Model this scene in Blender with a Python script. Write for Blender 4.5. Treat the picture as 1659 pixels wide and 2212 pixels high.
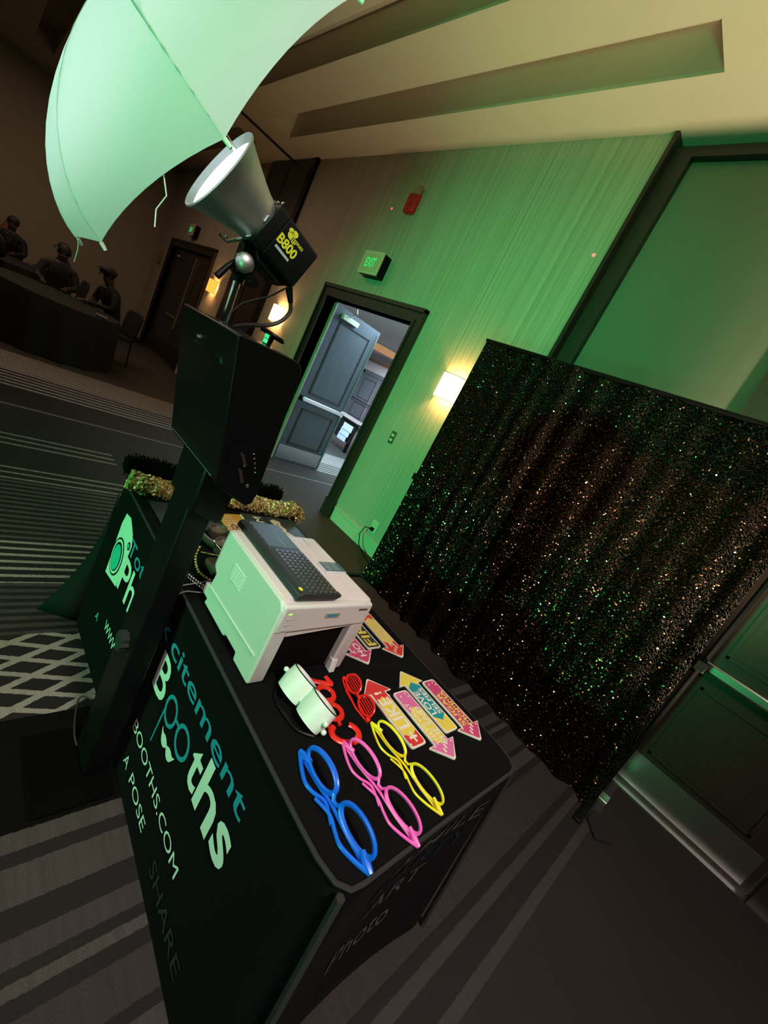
import bpy, bmesh, math, random
import numpy as np
from mathutils import Vector, Matrix, Euler
random.seed(7); rng = np.random.default_rng(7)
SC = bpy.context.scene
for o in list(bpy.data.objects): bpy.data.objects.remove(o)
COL = SC.collection

# ---------------------------------------------------------------- camera
CAM_Z = 1.56
R = ((0.60873237, 0.65297443, 0.4506321), (0.48796213, 0.13971595, -0.86161036), (-0.62557003, 0.74438152, -0.23357717))
cam = bpy.data.cameras.new('camera'); camo = bpy.data.objects.new('camera', cam); COL.objects.link(camo)
cam.sensor_fit = 'HORIZONTAL'; cam.sensor_width = 36.0; cam.lens = 36.0 * 905.09 / 1659.0
cam.clip_start = 0.02; cam.clip_end = 100
M4 = Matrix.Identity(4)
for i in range(3):
    M4[i][0] = R[0][i]; M4[i][1] = -R[1][i]; M4[i][2] = -R[2][i]
M4[0][3], M4[1][3], M4[2][3] = 0, 0, CAM_Z
camo.matrix_world = M4
SC.camera = camo
SC.view_settings.view_transform = 'Standard'; SC.view_settings.look = 'None'
SC.view_settings.gamma = 1.0; SC.view_settings.use_curve_mapping = False
SC.view_settings.exposure = 0.0

# ---------------------------------------------------------------- world and the room's large lights
W = bpy.data.worlds.new('world'); SC.world = W; W.use_nodes = True
bg = W.node_tree.nodes['Background']; bg.inputs[0].default_value = (0.9, 0.8, 0.75, 1); bg.inputs[1].default_value = 0.012

def light(name, kind, loc, power, color, target=None, **kw):
    l = bpy.data.lights.new(name, kind); l.energy = power; l.color = color
    for k, v in kw.items(): setattr(l, k, v)
    o = bpy.data.objects.new(name, l); COL.objects.link(o); o.location = loc
    if target is not None:
        o.rotation_euler = (Vector(target) - Vector(loc)).to_track_quat('-Z', 'Y').to_euler()
    return o
# green stage light across the room, shining at the wall behind the backdrop
light('green_stage_light', 'SPOT', (-1.0, -13.0, 3.0), 6900, (0.06, 1.0, 0.30), (-2.9, 3.4, 1.1), spot_size=math.radians(26), spot_blend=1.0, shadow_soft_size=0.35)
# second green light from behind the camera, tipped up at the ceiling coffers
light('green_uplight', 'SPOT', (1.6, -1.6, 0.35), 400, (0.10, 1.0, 0.30), (-2.3, 3.1, 4.25), spot_size=math.radians(40), spot_blend=1.0, shadow_soft_size=0.3)
# added pale fill from behind the camera, lifting the front of the table
light('pale_fill', 'SPOT', (-0.6, -2.0, 2.6), 110, (1.0, 0.92, 1.0), (-0.85, 0.7, 0.55), spot_size=math.radians(40), spot_blend=0.8, shadow_soft_size=0.15)
# added warm fill, unseen to the right near the floor, brightening the ceiling
light('warm_ceiling_fill', 'SPOT', (1.0, 2.4, 0.12), 800, (1.0, 0.78, 0.48), (-1.3, 2.4, 4.3), spot_size=math.radians(84), spot_blend=0.9, shadow_soft_size=0.1)
# broad warm area light over the far tables, for the ambient level
light('warm_ceiling_wash', 'AREA', (-8.5, 0.2, 4.2), 60, (1.0, 0.68, 0.46), (-8.5, 0.2, 0), shape='RECTANGLE', size=6, size_y=2)
light('warm_dance_floor_light', 'AREA', (1.6, 0.2, 4.2), 55, (1.0, 0.86, 0.80), (0.2, 1.0, 0), shape='DISK', size=0.8, spread=math.radians(100))
# cool lobby light beyond the open doors
light('lobby_light', 'AREA', (-6.2, 5.0, 2.7), 330, (0.52, 0.80, 1.0), (-6.2, 5.0, 0), shape='RECTANGLE', size=3.0, size_y=2.0)
light('lobby_light', 'AREA', (-11.0, 9.5, 2.85), 420, (0.78, 0.84, 1.0), (-11.0, 9.5, 0), shape='RECTANGLE', size=5.0, size_y=3.0)

# ---------------------------------------------------------------- materials
MATS = {}
def node(nt, t, **kw):
    n = nt.nodes.new(t)
    for k, v in kw.items(): setattr(n, k, v)
    return n
def lk(nt, a, b): nt.links.new(a, b)
def mat(name, color, rough=0.5, metal=0.0, vary=0.12, scale=12.0, bump=0.0, bscale=None, emit=None, estr=0.0, sheen=0.0, spec=0.5, trans=0.0, coat=0.0, stretch=(1, 1, 1)):
    m = bpy.data.materials.new(name); m.use_nodes = True; nt = m.node_tree
    b = nt.nodes['Principled BSDF']
    tc = node(nt, 'ShaderNodeTexCoord'); mp = node(nt, 'ShaderNodeMapping'); mp.inputs['Scale'].default_value = stretch
    lk(nt, tc.outputs['Object'], mp.inputs[0])
    nz = node(nt, 'ShaderNodeTexNoise'); nz.inputs['Scale'].default_value = scale; nz.inputs['Detail'].default_value = 4
    lk(nt, mp.outputs[0], nz.inputs['Vector'])
    mx = node(nt, 'ShaderNodeMix', data_type='RGBA')
    c = Vector(color[:3])
    lo = c * (1 - vary); hi = c * (1 + vary)
    mx.inputs[6].default_value = (*lo, 1); mx.inputs[7].default_value = (min(hi[0], 1), min(hi[1], 1), min(hi[2], 1), 1)
    lk(nt, nz.outputs['Fac'], mx.inputs[0]); lk(nt, mx.outputs[2], b.inputs['Base Color'])
    b.inputs['Roughness'].default_value = rough; b.inputs['Metallic'].default_value = metal
    b.inputs['Specular IOR Level'].default_value = spec
    if sheen: b.inputs['Sheen Weight'].default_value = sheen; b.inputs['Sheen Roughness'].default_value = 0.35
    if trans: b.inputs['Transmission Weight'].default_value = trans
    if coat: b.inputs['Coat Weight'].default_value = coat; b.inputs['Coat Roughness'].default_value = 0.15
    if emit: b.inputs['Emission Color'].default_value = (*emit, 1); b.inputs['Emission Strength'].default_value = estr
    if bump:
        bp = node(nt, 'ShaderNodeBump'); bp.inputs['Strength'].default_value = bump; bp.inputs['Distance'].default_value = 0.01
        n2 = node(nt, 'ShaderNodeTexNoise'); n2.inputs['Scale'].default_value = bscale or scale * 6
        lk(nt, mp.outputs[0], n2.inputs['Vector']); lk(nt, n2.outputs['Fac'], bp.inputs['Height']); lk(nt, bp.outputs[0], b.inputs['Normal'])
    MATS[name] = m
    return m
def math_n(nt, op, a, b=None):
    n = node(nt, 'ShaderNodeMath', operation=op)
    for i, v in enumerate((a, b)):
        if v is None: continue
        if isinstance(v, (int, float)): n.inputs[i].default_value = v
        else: lk(nt, v, n.inputs[i])
    return n.outputs[0]

def carpet_mat():
    m = bpy.data.materials.new('carpet'); m.use_nodes = True; nt = m.node_tree; b = nt.nodes['Principled BSDF']
    g = node(nt, 'ShaderNodeNewGeometry'); sp = node(nt, 'ShaderNodeSeparateXYZ'); lk(nt, g.outputs['Position'], sp.inputs[0])
    wob = node(nt, 'ShaderNodeTexNoise'); wob.inputs['Scale'].default_value = 60; lk(nt, g.outputs['Position'], wob.inputs['Vector'])
    w0 = math_n(nt, 'MULTIPLY', math_n(nt, 'SUBTRACT', wob.outputs['Fac'], 0.5), 0.008)
    X = math_n(nt, 'ADD', sp.outputs[0], w0); Y = sp.outputs[1]
    def band(a, c): return math_n(nt, 'MULTIPLY', math_n(nt, 'GREATER_THAN', X, a), math_n(nt, 'LESS_THAN', X, c))
    def lines(a, c, per, duty, src=None, off=0.0):
        s = src if src is not None else X
        fr = math_n(nt, 'FRACT', math_n(nt, 'DIVIDE', math_n(nt, 'SUBTRACT', s, a - 50 * per + off), per))
        return math_n(nt, 'MULTIPLY', math_n(nt, 'LESS_THAN', fr, duty), band(a, c))
    def sc(v, k): return math_n(nt, 'MULTIPLY', v, k)
    A = math_n(nt, 'SUBTRACT', X, math_n(nt, 'MULTIPLY', Y, 0.35))
    B = math_n(nt, 'ADD', X, math_n(nt, 'MULTIPLY', Y, 0.56))
    lat = math_n(nt, 'MAXIMUM', lines(-1.80, -1.36, 0.088, 0.27, A), lines(-1.80, -1.36, 0.115, 0.25, B))
    terms = [sc(lat, 1.0), sc(lines(-2.55, -2.17, 0.062, 0.36), 0.95), sc(lines(-2.17, -1.80, 0.05, 0.5), 0.12),
             sc(lines(-3.30, -2.55, 0.058, 0.4), 0.22), sc(lines(-3.52, -3.28, 0.085, 0.3), 0.6), sc(lines(-4.15, -3.88, 0.10, 0.3), 0.55),
             sc(lines(-4.9, -4.86, 0.2, 0.3), 0.4), sc(lines(-6.9, -5.45, 0.115, 0.45), 0.75), sc(band(-6.9, -6.1), 0.45),
             sc(band(-0.955, -0.90), 0.15), sc(band(-0.86, -0.76), 0.14), sc(band(-0.69, -0.63), 0.10), sc(band(-0.60, -0.57), 0.16), sc(band(-0.53, -0.43), 0.07), sc(band(-0.40, -0.33), 0.11), sc(band(-0.29, -0.1), 0.06),
             sc(band(-0.06, -0.02), 0.08), sc(band(0.06, 0.10), 0.08), sc(band(0.10, 1.0), 0.015), sc(band(-12, -6.9), 0.12)]
    tot = terms[0]
    for t in terms[1:]: tot = math_n(nt, 'MAXIMUM', tot, t)
    zone = math_n(nt, 'MAXIMUM', math_n(nt, 'LESS_THAN', Y, 1.15), math_n(nt, 'MAXIMUM', math_n(nt, 'LESS_THAN', X, -4.6), math_n(nt, 'GREATER_THAN', X, -1.2)))
    tot = math_n(nt, 'MULTIPLY', tot, zone)
    # woven streaks across the bands
    mp = node(nt, 'ShaderNodeMapping'); mp.inputs['Scale'].default_value = (3.5, 48, 1); lk(nt, g.outputs['Position'], mp.inputs[0])
    n1 = node(nt, 'ShaderNodeTexNoise'); n1.inputs['Scale'].default_value = 1.0; n1.inputs['Detail'].default_value = 3; lk(nt, mp.outputs[0], n1.inputs['Vector'])
    n2 = node(nt, 'ShaderNodeTexNoise'); n2.inputs['Scale'].default_value = 260; lk(nt, g.outputs['Position'], n2.inputs['Vector'])
    n3 = node(nt, 'ShaderNodeTexNoise'); n3.inputs['Scale'].default_value = 1.3; lk(nt, g.outputs['Position'], n3.inputs['Vector'])
    fac = math_n(nt, 'MULTIPLY', tot, math_n(nt, 'ADD', math_n(nt, 'MULTIPLY', n1.outputs['Fac'], 0.9), 0.55))
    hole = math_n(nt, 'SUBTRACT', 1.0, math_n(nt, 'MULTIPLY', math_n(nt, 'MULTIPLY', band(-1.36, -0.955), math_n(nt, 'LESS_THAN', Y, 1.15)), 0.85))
    base = node(nt, 'ShaderNodeMix', data_type='RGBA'); base.inputs[6].default_value = (0.015, 0.0135, 0.013, 1); base.inputs[7].default_value = (0.026, 0.022, 0.021, 1)
    lk(nt, n3.outputs['Fac'], base.inputs[0])
    def ramp(v, a, c):
        q = math_n(nt, 'DIVIDE', math_n(nt, 'SUBTRACT', v, a), c - a); q.node.use_clamp = True; return q
    plain = math_n(nt, 'MULTIPLY', math_n(nt, 'MULTIPLY', ramp(Y, 0.7, 2.0), ramp(X, -7.5, -3.5)), math_n(nt, 'MULTIPLY', ramp(X, -1.0, -1.9), 0.9))
    base2 = node(nt, 'ShaderNodeMix', data_type='RGBA'); lk(nt, plain, base2.inputs[0]); lk(nt, base.outputs[2], base2.inputs[6]); base2.inputs[7].default_value = (0.075, 0.058, 0.046, 1)
    mx = node(nt, 'ShaderNodeMix', data_type='RGBA'); lk(nt, fac, mx.inputs[0]); lk(nt, base2.outputs[2], mx.inputs[6]); mx.inputs[7].default_value = (0.30, 0.265, 0.23, 1)
    mu = node(nt, 'ShaderNodeMix', data_type='RGBA', blend_type='MULTIPLY'); mu.inputs[0].default_value = 1
    lk(nt, mx.outputs[2], mu.inputs[6])
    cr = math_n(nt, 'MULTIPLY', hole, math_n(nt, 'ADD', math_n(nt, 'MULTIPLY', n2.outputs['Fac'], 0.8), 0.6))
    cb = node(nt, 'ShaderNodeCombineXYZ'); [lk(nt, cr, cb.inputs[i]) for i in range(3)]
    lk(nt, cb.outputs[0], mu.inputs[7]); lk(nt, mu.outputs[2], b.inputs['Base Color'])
    b.inputs['Roughness'].default_value = 0.95; b.inputs['Specular IOR Level'].default_value = 0.1
    bp = node(nt, 'ShaderNodeBump'); bp.inputs['Strength'].default_value = 0.5; bp.inputs['Distance'].default_value = 0.004
    lk(nt, n2.outputs['Fac'], bp.inputs['Height']); lk(nt, bp.outputs[0], b.inputs['Normal'])
    return m

def wallpaper_mat():
    m = bpy.data.materials.new('striped wallpaper'); m.use_nodes = True; nt = m.node_tree; b = nt.nodes['Principled BSDF']
    g = node(nt, 'ShaderNodeNewGeometry')
    mp = node(nt, 'ShaderNodeMapping'); mp.inputs['Scale'].default_value = (70, 70, 0.12); lk(nt, g.outputs['Position'], mp.inputs[0])
    n1 = node(nt, 'ShaderNodeTexNoise'); n1.inputs['Scale'].default_value = 1.0; n1.inputs['Detail'].default_value = 2; lk(nt, mp.outputs[0], n1.inputs['Vector'])
    mp2 = node(nt, 'ShaderNodeMapping'); mp2.inputs['Scale'].default_value = (130, 130, 3); lk(nt, g.outputs['Position'], mp2.inputs[0])
    n2 = node(nt, 'ShaderNodeTexNoise'); n2.inputs['Scale'].default_value = 1.0; lk(nt, mp2.outputs[0], n2.inputs['Vector'])
    f = math_n(nt, 'ADD', math_n(nt, 'MULTIPLY', n1.outputs['Fac'], 0.75), math_n(nt, 'MULTIPLY', n2.outputs['Fac'], 0.25))
    cr = node(nt, 'ShaderNodeValToRGB'); lk(nt, f, cr.inputs[0])
    cr.color_ramp.elements[0].position = 0.32; cr.color_ramp.elements[0].color = (0.36, 0.315, 0.25, 1)
    cr.color_ramp.elements[1].position = 0.68; cr.color_ramp.elements[1].color = (0.58, 0.52, 0.43, 1)
    lk(nt, cr.outputs[0], b.inputs['Base Color']); b.inputs['Roughness'].default_value = 0.6
    bp = node(nt, 'ShaderNodeBump'); bp.inputs['Strength'].default_value = 0.35; bp.inputs['Distance'].default_value = 0.004
    lk(nt, f, bp.inputs['Height']); lk(nt, bp.outputs[0], b.inputs['Normal'])
    return m

def sequin_mat(name, cols, rough=0.22, metal=1.0):
    m = bpy.data.materials.new(name); m.use_nodes = True; nt = m.node_tree; b = nt.nodes['Principled BSDF']
    g = node(nt, 'ShaderNodeNewGeometry'); cr = node(nt, 'ShaderNodeValToRGB'); cr.color_ramp.interpolation = 'CONSTANT'
    lk(nt, g.outputs['Random Per Island'], cr.inputs[0])
    els = cr.color_ramp.elements
    while len(els) < len(cols): els.new(0.5)
    for e, (p, c) in zip(els, cols): e.position = p; e.color = (*c, 1)
    lk(nt, cr.outputs[0], b.inputs['Base Color']); b.inputs['Metallic'].default_value = metal; b.inputs['Roughness'].default_value = rough
    return m

def fabric_translucent(name, color):
    m = bpy.data.materials.new(name); m.use_nodes = True; nt = m.node_tree
    out = nt.nodes['Material Output']; b = nt.nodes['Principled BSDF']
    nz = node(nt, 'ShaderNodeTexNoise'); nz.inputs['Scale'].default_value = 300
    mx = node(nt, 'ShaderNodeMix', data_type='RGBA'); mx.inputs[6].default_value = (*[c * .95 for c in color], 1); mx.inputs[7].default_value = (*color, 1)
    lk(nt, nz.outputs['Fac'], mx.inputs[0]); lk(nt, mx.outputs[2], b.inputs['Base Color']); b.inputs['Roughness'].default_value = 0.7
    t = node(nt, 'ShaderNodeBsdfTranslucent'); lk(nt, mx.outputs[2], t.inputs[0])
    ms = node(nt, 'ShaderNodeMixShader'); ms.inputs[0].default_value = 0.35
    lk(nt, b.outputs[0], ms.inputs[1]); lk(nt, t.outputs[0], ms.inputs[2]); lk(nt, ms.outputs[0], out.inputs[0])
    return m

CARPET = carpet_mat(); PAPER = wallpaper_mat()
CEIL = mat('ceiling paint', (0.62, 0.55, 0.44), 0.85, vary=0.05, scale=3, bump=0.1, bscale=140)
PANELP = mat('panel paint', (0.17, 0.18, 0.145), 0.75, vary=0.06, scale=4, bump=0.1, bscale=120)
WOOD = mat('dark wood', (0.028, 0.019, 0.014), 0.38, vary=0.4, scale=6, stretch=(8, 8, 0.6), bump=0.05)
WOODT = mat('trim wood', (0.028, 0.019, 0.013), 0.42, vary=0.4, scale=6, stretch=(8, 8, 0.6), bump=0.05)
LEAFW = mat('door leaf wood', (0.085, 0.09, 0.10), 0.38, vary=0.3, scale=5, stretch=(6, 6, 0.5))
EDGEW = mat('pale door edge', (0.5, 0.43, 0.32), 0.6, vary=0.3, scale=18, bump=0.1)
BASEB = mat('baseboard paint', (0.62, 0.56, 0.46), 0.55, vary=0.05)
STEEL = mat('brushed steel', (0.62, 0.60, 0.58), 0.3, 1.0, vary=0.15, scale=8, stretch=(1, 20, 20))
CHROME = mat('chrome', (0.7, 0.7, 0.72), 0.12, 1.0, vary=0.1)
BLACKM = mat('black metal', (0.004, 0.004, 0.0045), 0.42, vary=0.2, scale=30, spec=0.16)
BLACKG = mat('glossy black', (0.004, 0.004, 0.0045), 0.28, vary=0.2, scale=20, spec=0.22)
SPANDEX = mat('black spandex', (0.0045, 0.0045, 0.0048), 0.9, vary=0.2, scale=200, sheen=0.012, spec=0.05, bump=0.05, bscale=700)
FLAPM = mat('charcoal spandex', (0.03, 0.03, 0.03), 0.9, vary=0.2, scale=200, sheen=0.02, spec=0.05)
INKW = mat('white ink', (0.75, 0.78, 0.74), 0.6, vary=0.04)
INKT = mat('teal ink', (0.015, 0.27, 0.42), 0.6, vary=0.06)
INKTL = mat('pale teal ink', (0.02, 0.5, 0.45), 0.6, vary=0.06)
INKK = mat('black ink', (0.01, 0.01, 0.01), 0.6)
PRINTER = mat('printer plastic', (0.66, 0.63, 0.60), 0.42, vary=0.03, scale=60, bump=0.03, bscale=500)
PRINTD = mat('slot shade', (0.004, 0.0035, 0.0035), 0.7, spec=0.05)  # near-black colour that paints the shade inside the output slot
KBM = mat('keyboard plastic', (0.02, 0.024, 0.025), 0.45, vary=0.1)
KEYM = mat('keycaps', (0.035, 0.034, 0.033), 0.35, vary=0.1)
BLUE = mat('blue plastic', (0.005, 0.13, 0.72), 0.28, vary=0.05)
PINK = mat('pink plastic', (0.9, 0.12, 0.52), 0.3, vary=0.05)
YELLOW = mat('yellow plastic', (0.85, 0.70, 0.02), 0.3, vary=0.05)
RED = mat('red plastic', (0.72, 0.02, 0.012), 0.3, vary=0.06)
WHITEP = mat('white plastic', (0.72, 0.76, 0.70), 0.35, vary=0.03)
LENSM = mat('silver lens', (0.75, 0.75, 0.8), 0.12, 0.6, vary=0.03)
BOARD = mat('white board', (0.72, 0.68, 0.58), 0.6, vary=0.03)
PRED = mat('print red', (0.60, 0.03, 0.03), 0.55, vary=0.08); PYEL = mat('print yellow', (0.70, 0.56, 0.08), 0.55, vary=0.12, scale=60)
PPINK = mat('print pink', (0.62, 0.14, 0.32), 0.55, vary=0.08); PROSE = mat('print rose', (0.52, 0.05, 0.16), 0.55, vary=0.08)
PTEAL = mat('print teal', (0.01, 0.25, 0.30), 0.55, vary=0.08); PBLK = mat('print black', (0.03, 0.03, 0.03), 0.55)
PORG = mat('print orange', (0.55, 0.25, 0.03), 0.55, vary=0.25, scale=25); PCREAM = mat('print cream', (0.62, 0.5, 0.36), 0.55, vary=0.2, scale=80)
UMB = fabric_translucent('white umbrella nylon', (0.84, 0.80, 0.87))
ALU = mat('spun aluminium', (0.66, 0.68, 0.69), 0.45, 1.0, vary=0.2, scale=14)
LAMPIN = mat('lamp interior', (0.9, 0.88, 0.92), 0.5, emit=(0.93, 0.9, 1.0), estr=1.6)
BULB = mat('modelling bulb', (1, 1, 1), 0.5, emit=(1.0, 0.97, 1.0), estr=14)
SHADE = mat('sconce shade', (0.95, 0.75, 0.45), 0.6, emit=(1.0, 0.66, 0.25), estr=6.0)
SHADED = mat('dim sconce shade', (0.95, 0.6, 0.25), 0.6, emit=(1.0, 0.42, 0.05), estr=1.3)
EXITG = mat('exit glow', (0.1, 0.6, 0.25), 0.5, emit=(0.02, 0.9, 0.22), estr=0.55)
LEDG = mat('green led', (0.1, 0.8, 0.3), 0.5, emit=(0.03, 0.9, 0.3), estr=0.9)
LEDY = mat('power led', (0.5, 0.8, 0.2), 0.5, emit=(0.35, 0.9, 0.1), estr=0.6)
ALARM = mat('alarm red', (0.8, 0.012, 0.015), 0.4)
IVORY = mat('ivory plastic', (0.72, 0.66, 0.5), 0.5)
PLATEM = mat('brown plate', (0.32, 0.22, 0.13), 0.5)
YELPRINT = mat('yellow decal', (0.72, 0.62, 0.03), 0.5); GREYDEC = mat('grey decal', (0.4, 0.42, 0.42), 0.5)
SKIN = mat('skin', (0.075, 0.04, 0.028), 0.6, vary=0.1); SUIT = mat('dark suit', (0.006, 0.0065, 0.009), 0.8); HAIR = mat('dark hair', (0.012, 0.01, 0.008), 0.7, bump=0.3, bscale=90)
SHIRT = mat('shirt', (0.22, 0.21, 0.18), 0.8); CLOTHD = mat('charcoal tablecloth', (0.006, 0.0055, 0.005), 0.9); CHAIRM = mat('chair fabric', (0.012, 0.009, 0.008), 0.8); GREYC = mat('grey shirt', (0.018, 0.017, 0.016), 0.8)
LOBW = mat('lobby wall paint', (0.62, 0.60, 0.58), 0.8, vary=0.04); LOBD = mat('lobby door blue grey', (0.12, 0.15, 0.17), 0.5, vary=0.15)
COVE = mat('amber cove', (0.75, 0.42, 0.18), 0.7, emit=(1.0, 0.5, 0.2), estr=0.30)
CORNI = mat('brown cornice', (0.28, 0.16, 0.10), 0.6)
PAPERW = mat('white paper', (0.75, 0.78, 0.85), 0.7)
SEQ = sequin_mat('bronze sequins', [(0.0, (0.010, 0.006, 0.004)), (0.55, (0.05, 0.023, 0.011)), (0.80, (0.11, 0.052, 0.022)), (0.955, (0.30, 0.26, 0.15)), (0.988, (0.75, 0.8, 0.75))], 0.15)
SEQB = mat('curtain backing', (0.012, 0.008, 0.006), 0.7, vary=0.3, scale=80)
GOLDS = sequin_mat('gold sequins', [(0.0, (0.40, 0.28, 0.07)), (0.4, (0.70, 0.58, 0.22)), (0.75, (0.85, 0.78, 0.42)), (0.93, (0.25, 0.09, 0.03))], 0.45, 0.35)
FEATH = mat('black feathers', (0.003, 0.003, 0.003), 0.95, spec=0.02)
NAVY = mat('navy card', (0.02, 0.026, 0.045), 0.6); CABLE = mat('cable rubber', (0.03, 0.022, 0.018), 0.45); CABG = mat('grey cable', (0.22, 0.23, 0.23), 0.45)
GOLDM = mat('gold beads', (0.75, 0.6, 0.25), 0.2, 1.0); SILV = mat('rhinestones', (0.8, 0.8, 0.82), 0.15, 1.0); BROWNL = mat('brown leather', (0.06, 0.045, 0.03), 0.4)

# ---------------------------------------------------------------- mesh helpers
class MB:
    def __init__(s): s.v = []; s.f = []; s.m = []
    def add(s, vs, fs, mi=0):
        n = len(s.v); s.v += [tuple(v) for v in vs]; s.f += [tuple(i + n for i in f) for f in fs]; s.m += [mi] * len(fs); return s
    def box(s, x0, x1, y0, y1, z0, z1, mi=0):
        v = [(x, y, z) for z in (z0, z1) for y in (y0, y1) for x in (x0, x1)]
        return s.add(v, [(0, 2, 3, 1), (4, 5, 7, 6), (0, 1, 5, 4), (2, 6, 7, 3), (0, 4, 6, 2), (1, 3, 7, 5)], mi)
    def prism(s, pts, fn, a, b, mi=0):
        """outline pts (ccw) mapped by fn(u, v, h); caps at h=a and h=b"""
        n = len(pts); v = [fn(p[0], p[1], a) for p in pts] + [fn(p[0], p[1], b) for p in pts]
        f = [tuple(range(n - 1, -1, -1)), tuple(range(n, 2 * n))] + [(i, (i + 1) % n, n + (i + 1) % n, n + i) for i in range(n)]
        return s.add(v, f, mi)
    def tube(s, path, r, n=8, closed=False, mi=0, flat=1.0, up=None):
        P = [Vector(p) for p in path]; k = len(P); rs = r if isinstance(r, (list, tuple)) else [r] * k
        vs = []; prev = None
        for i in range(k):
            if closed: t = P[(i + 1) % k] - P[i - 1]
            else: t = P[min(i + 1, k - 1)] - P[max(i - 1, 0)]
            t.normalize()
            if up is not None:
                a = t.cross(Vector(up))
                if a.length < 1e-4: a = t.orthogonal()
            elif prev is None: a = t.orthogonal()
            else: a = prev - t * prev.dot(t)
            a.normalize(); prev = a; bb = t.cross(a)
            for j in range(n):
                an = 2 * math.pi * j / n
                vs.append(P[i] + a * (rs[i] * math.cos(an)) + bb * (rs[i] * flat * math.sin(an)))
        fs = []
        for i in range(k if closed else k - 1):
            for j in range(n):
                a0 = i * n + j; a1 = i * n + (j + 1) % n; b0 = ((i + 1) % k) * n + j; b1 = ((i + 1) % k) * n + (j + 1) % n
                fs.append((a0, a1, b1, b0))
        if not closed: fs += [tuple(range(n - 1, -1, -1)), tuple(range((k - 1) * n, k * n))]
        return s.add(vs, fs, mi)
    def lathe(s, prof, axis_o, axis_d, n=32, mi=0, cap=False):
        d = Vector(axis_d).normalized(); a = d.orthogonal().normalized(); b = d.cross(a); o = Vector(axis_o)
        vs = []
        for (r, h) in prof:
            for j in range(n):
                t = 2 * math.pi * j / n; vs.append(o + d * h + a * (r * math.cos(t)) + b * (r * math.sin(t)))
        fs = [(i * n + j, i * n + (j + 1) % n, (i + 1) * n + (j + 1) % n, (i + 1) * n + j) for i in range(len(prof) - 1) for j in range(n)]
        if cap: fs += [tuple(range(n - 1, -1, -1)), tuple(range((len(prof) - 1) * n, len(prof) * n))]
        return s.add(vs, fs, mi)
    def sphere(s, c, r, n=12, m=8, mi=0, sc=(1, 1, 1)):
        prof = []
        vs = [];
        for i in range(m + 1):
            th = math.pi * i / m
            for j in range(n):
                ph = 2 * math.pi * j / n
                vs.append((c[0] + r * sc[0] * math.sin(th) * math.cos(ph), c[1] + r * sc[1] * math.sin(th) * math.sin(ph), c[2] + r * sc[2] * math.cos(th)))
        fs = [(i * n + j, (i + 1) * n + j, (i + 1) * n + (j + 1) % n, i * n + (j + 1) % n) for i in range(m) for j in range(n)]
        return s.add(vs, fs, mi)

def wloc(p):
    v = Vector((0, 0, 0))
    while p is not None: v += p.location; p = p.parent
    return v
def obj(name, mb, m, parent=None, smooth=False, local=False, bevel=0, seg=2, label=None):
    """one mesh object; vertices given in world space unless local (then in the parent's space)"""
    off = Vector((0, 0, 0)) if (parent is None or local) else wloc(parent)
    me = bpy.data.meshes.new(name)
    me.from_pydata([(v[0] - off[0], v[1] - off[1], v[2] - off[2]) for v in mb.v], [], mb.f)
    ms = m if isinstance(m, (list, tuple)) else [m]
    for q in ms: me.materials.append(q)
    if len(ms) > 1: me.polygons.foreach_set('material_index', mb.m)
    bm = bmesh.new(); bm.from_mesh(me)
    bmesh.ops.remove_doubles(bm, verts=bm.verts, dist=1e-6)
    bmesh.ops.recalc_face_normals(bm, faces=bm.faces)
    bm.to_mesh(me); bm.free()
    if smooth:
        for p in me.polygons: p.use_smooth = True
        try: me.set_sharp_from_angle(angle=math.radians(40))
        except Exception: pass
    o = bpy.data.objects.new(name, me); COL.objects.link(o)
    if parent is not None: o.parent = parent
    if bevel:
        b = o.modifiers.new('bevel', 'BEVEL'); b.width = bevel; b.segments = seg; b.limit_method = 'ANGLE'; b.angle_limit = math.radians(35)
        for p in me.polygons: p.use_smooth = True
        try: me.set_sharp_from_angle(angle=math.radians(40))
        except Exception: pass
    if label: o['label'] = label
    return o
def tag(o, label, cat, group=None):
    o['label'] = label; o['category'] = cat
    if group: o['group'] = group
    return o
def thing(name, label, cat, loc=(0, 0, 0), group=None, rot=None):
    o = bpy.data.objects.new(name, None); COL.objects.link(o); o.location = loc; o.empty_display_size = 0.05
    if rot: o.rotation_euler = rot
    return tag(o, label, cat, group)
def struct(name, mb, m, parent=None, label=None, **kw):
    o = obj(name, mb, m, parent, **kw)
    if parent is None: o['kind'] = 'structure'
    if label: o['label'] = label
    return o
def dup(src, parent, loc=None):
    c = src.copy(); COL.objects.link(c); c.parent = parent
    if loc is not None: c.location = loc
    return c
def rrect(x0, x1, y0, y1, r, n=5):
    pts = []
    for cx, cy, a0 in ((x1 - r, y1 - r, 0), (x0 + r, y1 - r, 90), (x0 + r, y0 + r, 180), (x1 - r, y0 + r, 270)):
        for i in range(n + 1):
            a = math.radians(a0 + 90 * i / n); pts.append((cx + r * math.cos(a), cy + r * math.sin(a)))
    return pts
XY = lambda u, v, h: (u, v, h)
_tx = {}
def text_mesh(txt, bold=0.0, shear=0.0, depth=0.0):
    key = (txt, bold, shear, depth)
    if key not in _tx:
        cu = bpy.data.curves.new('txt', 'FONT'); cu.body = txt; cu.offset = bold; cu.shear = shear; cu.extrude = depth; cu.resolution_u = 3
        o = bpy.data.objects.new('txt', cu); COL.objects.link(o)
        dg = bpy.context.evaluated_depsgraph_get(); me = o.evaluated_get(dg).to_mesh()
        v = [tuple(x.co) for x in me.vertices]; f = [tuple(p.vertices) for p in me.polygons]
        o.evaluated_get(dg).to_mesh_clear(); bpy.data.objects.remove(o); bpy.data.curves.remove(cu)
        _tx[key] = (v, f)
    return _tx[key]
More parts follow.
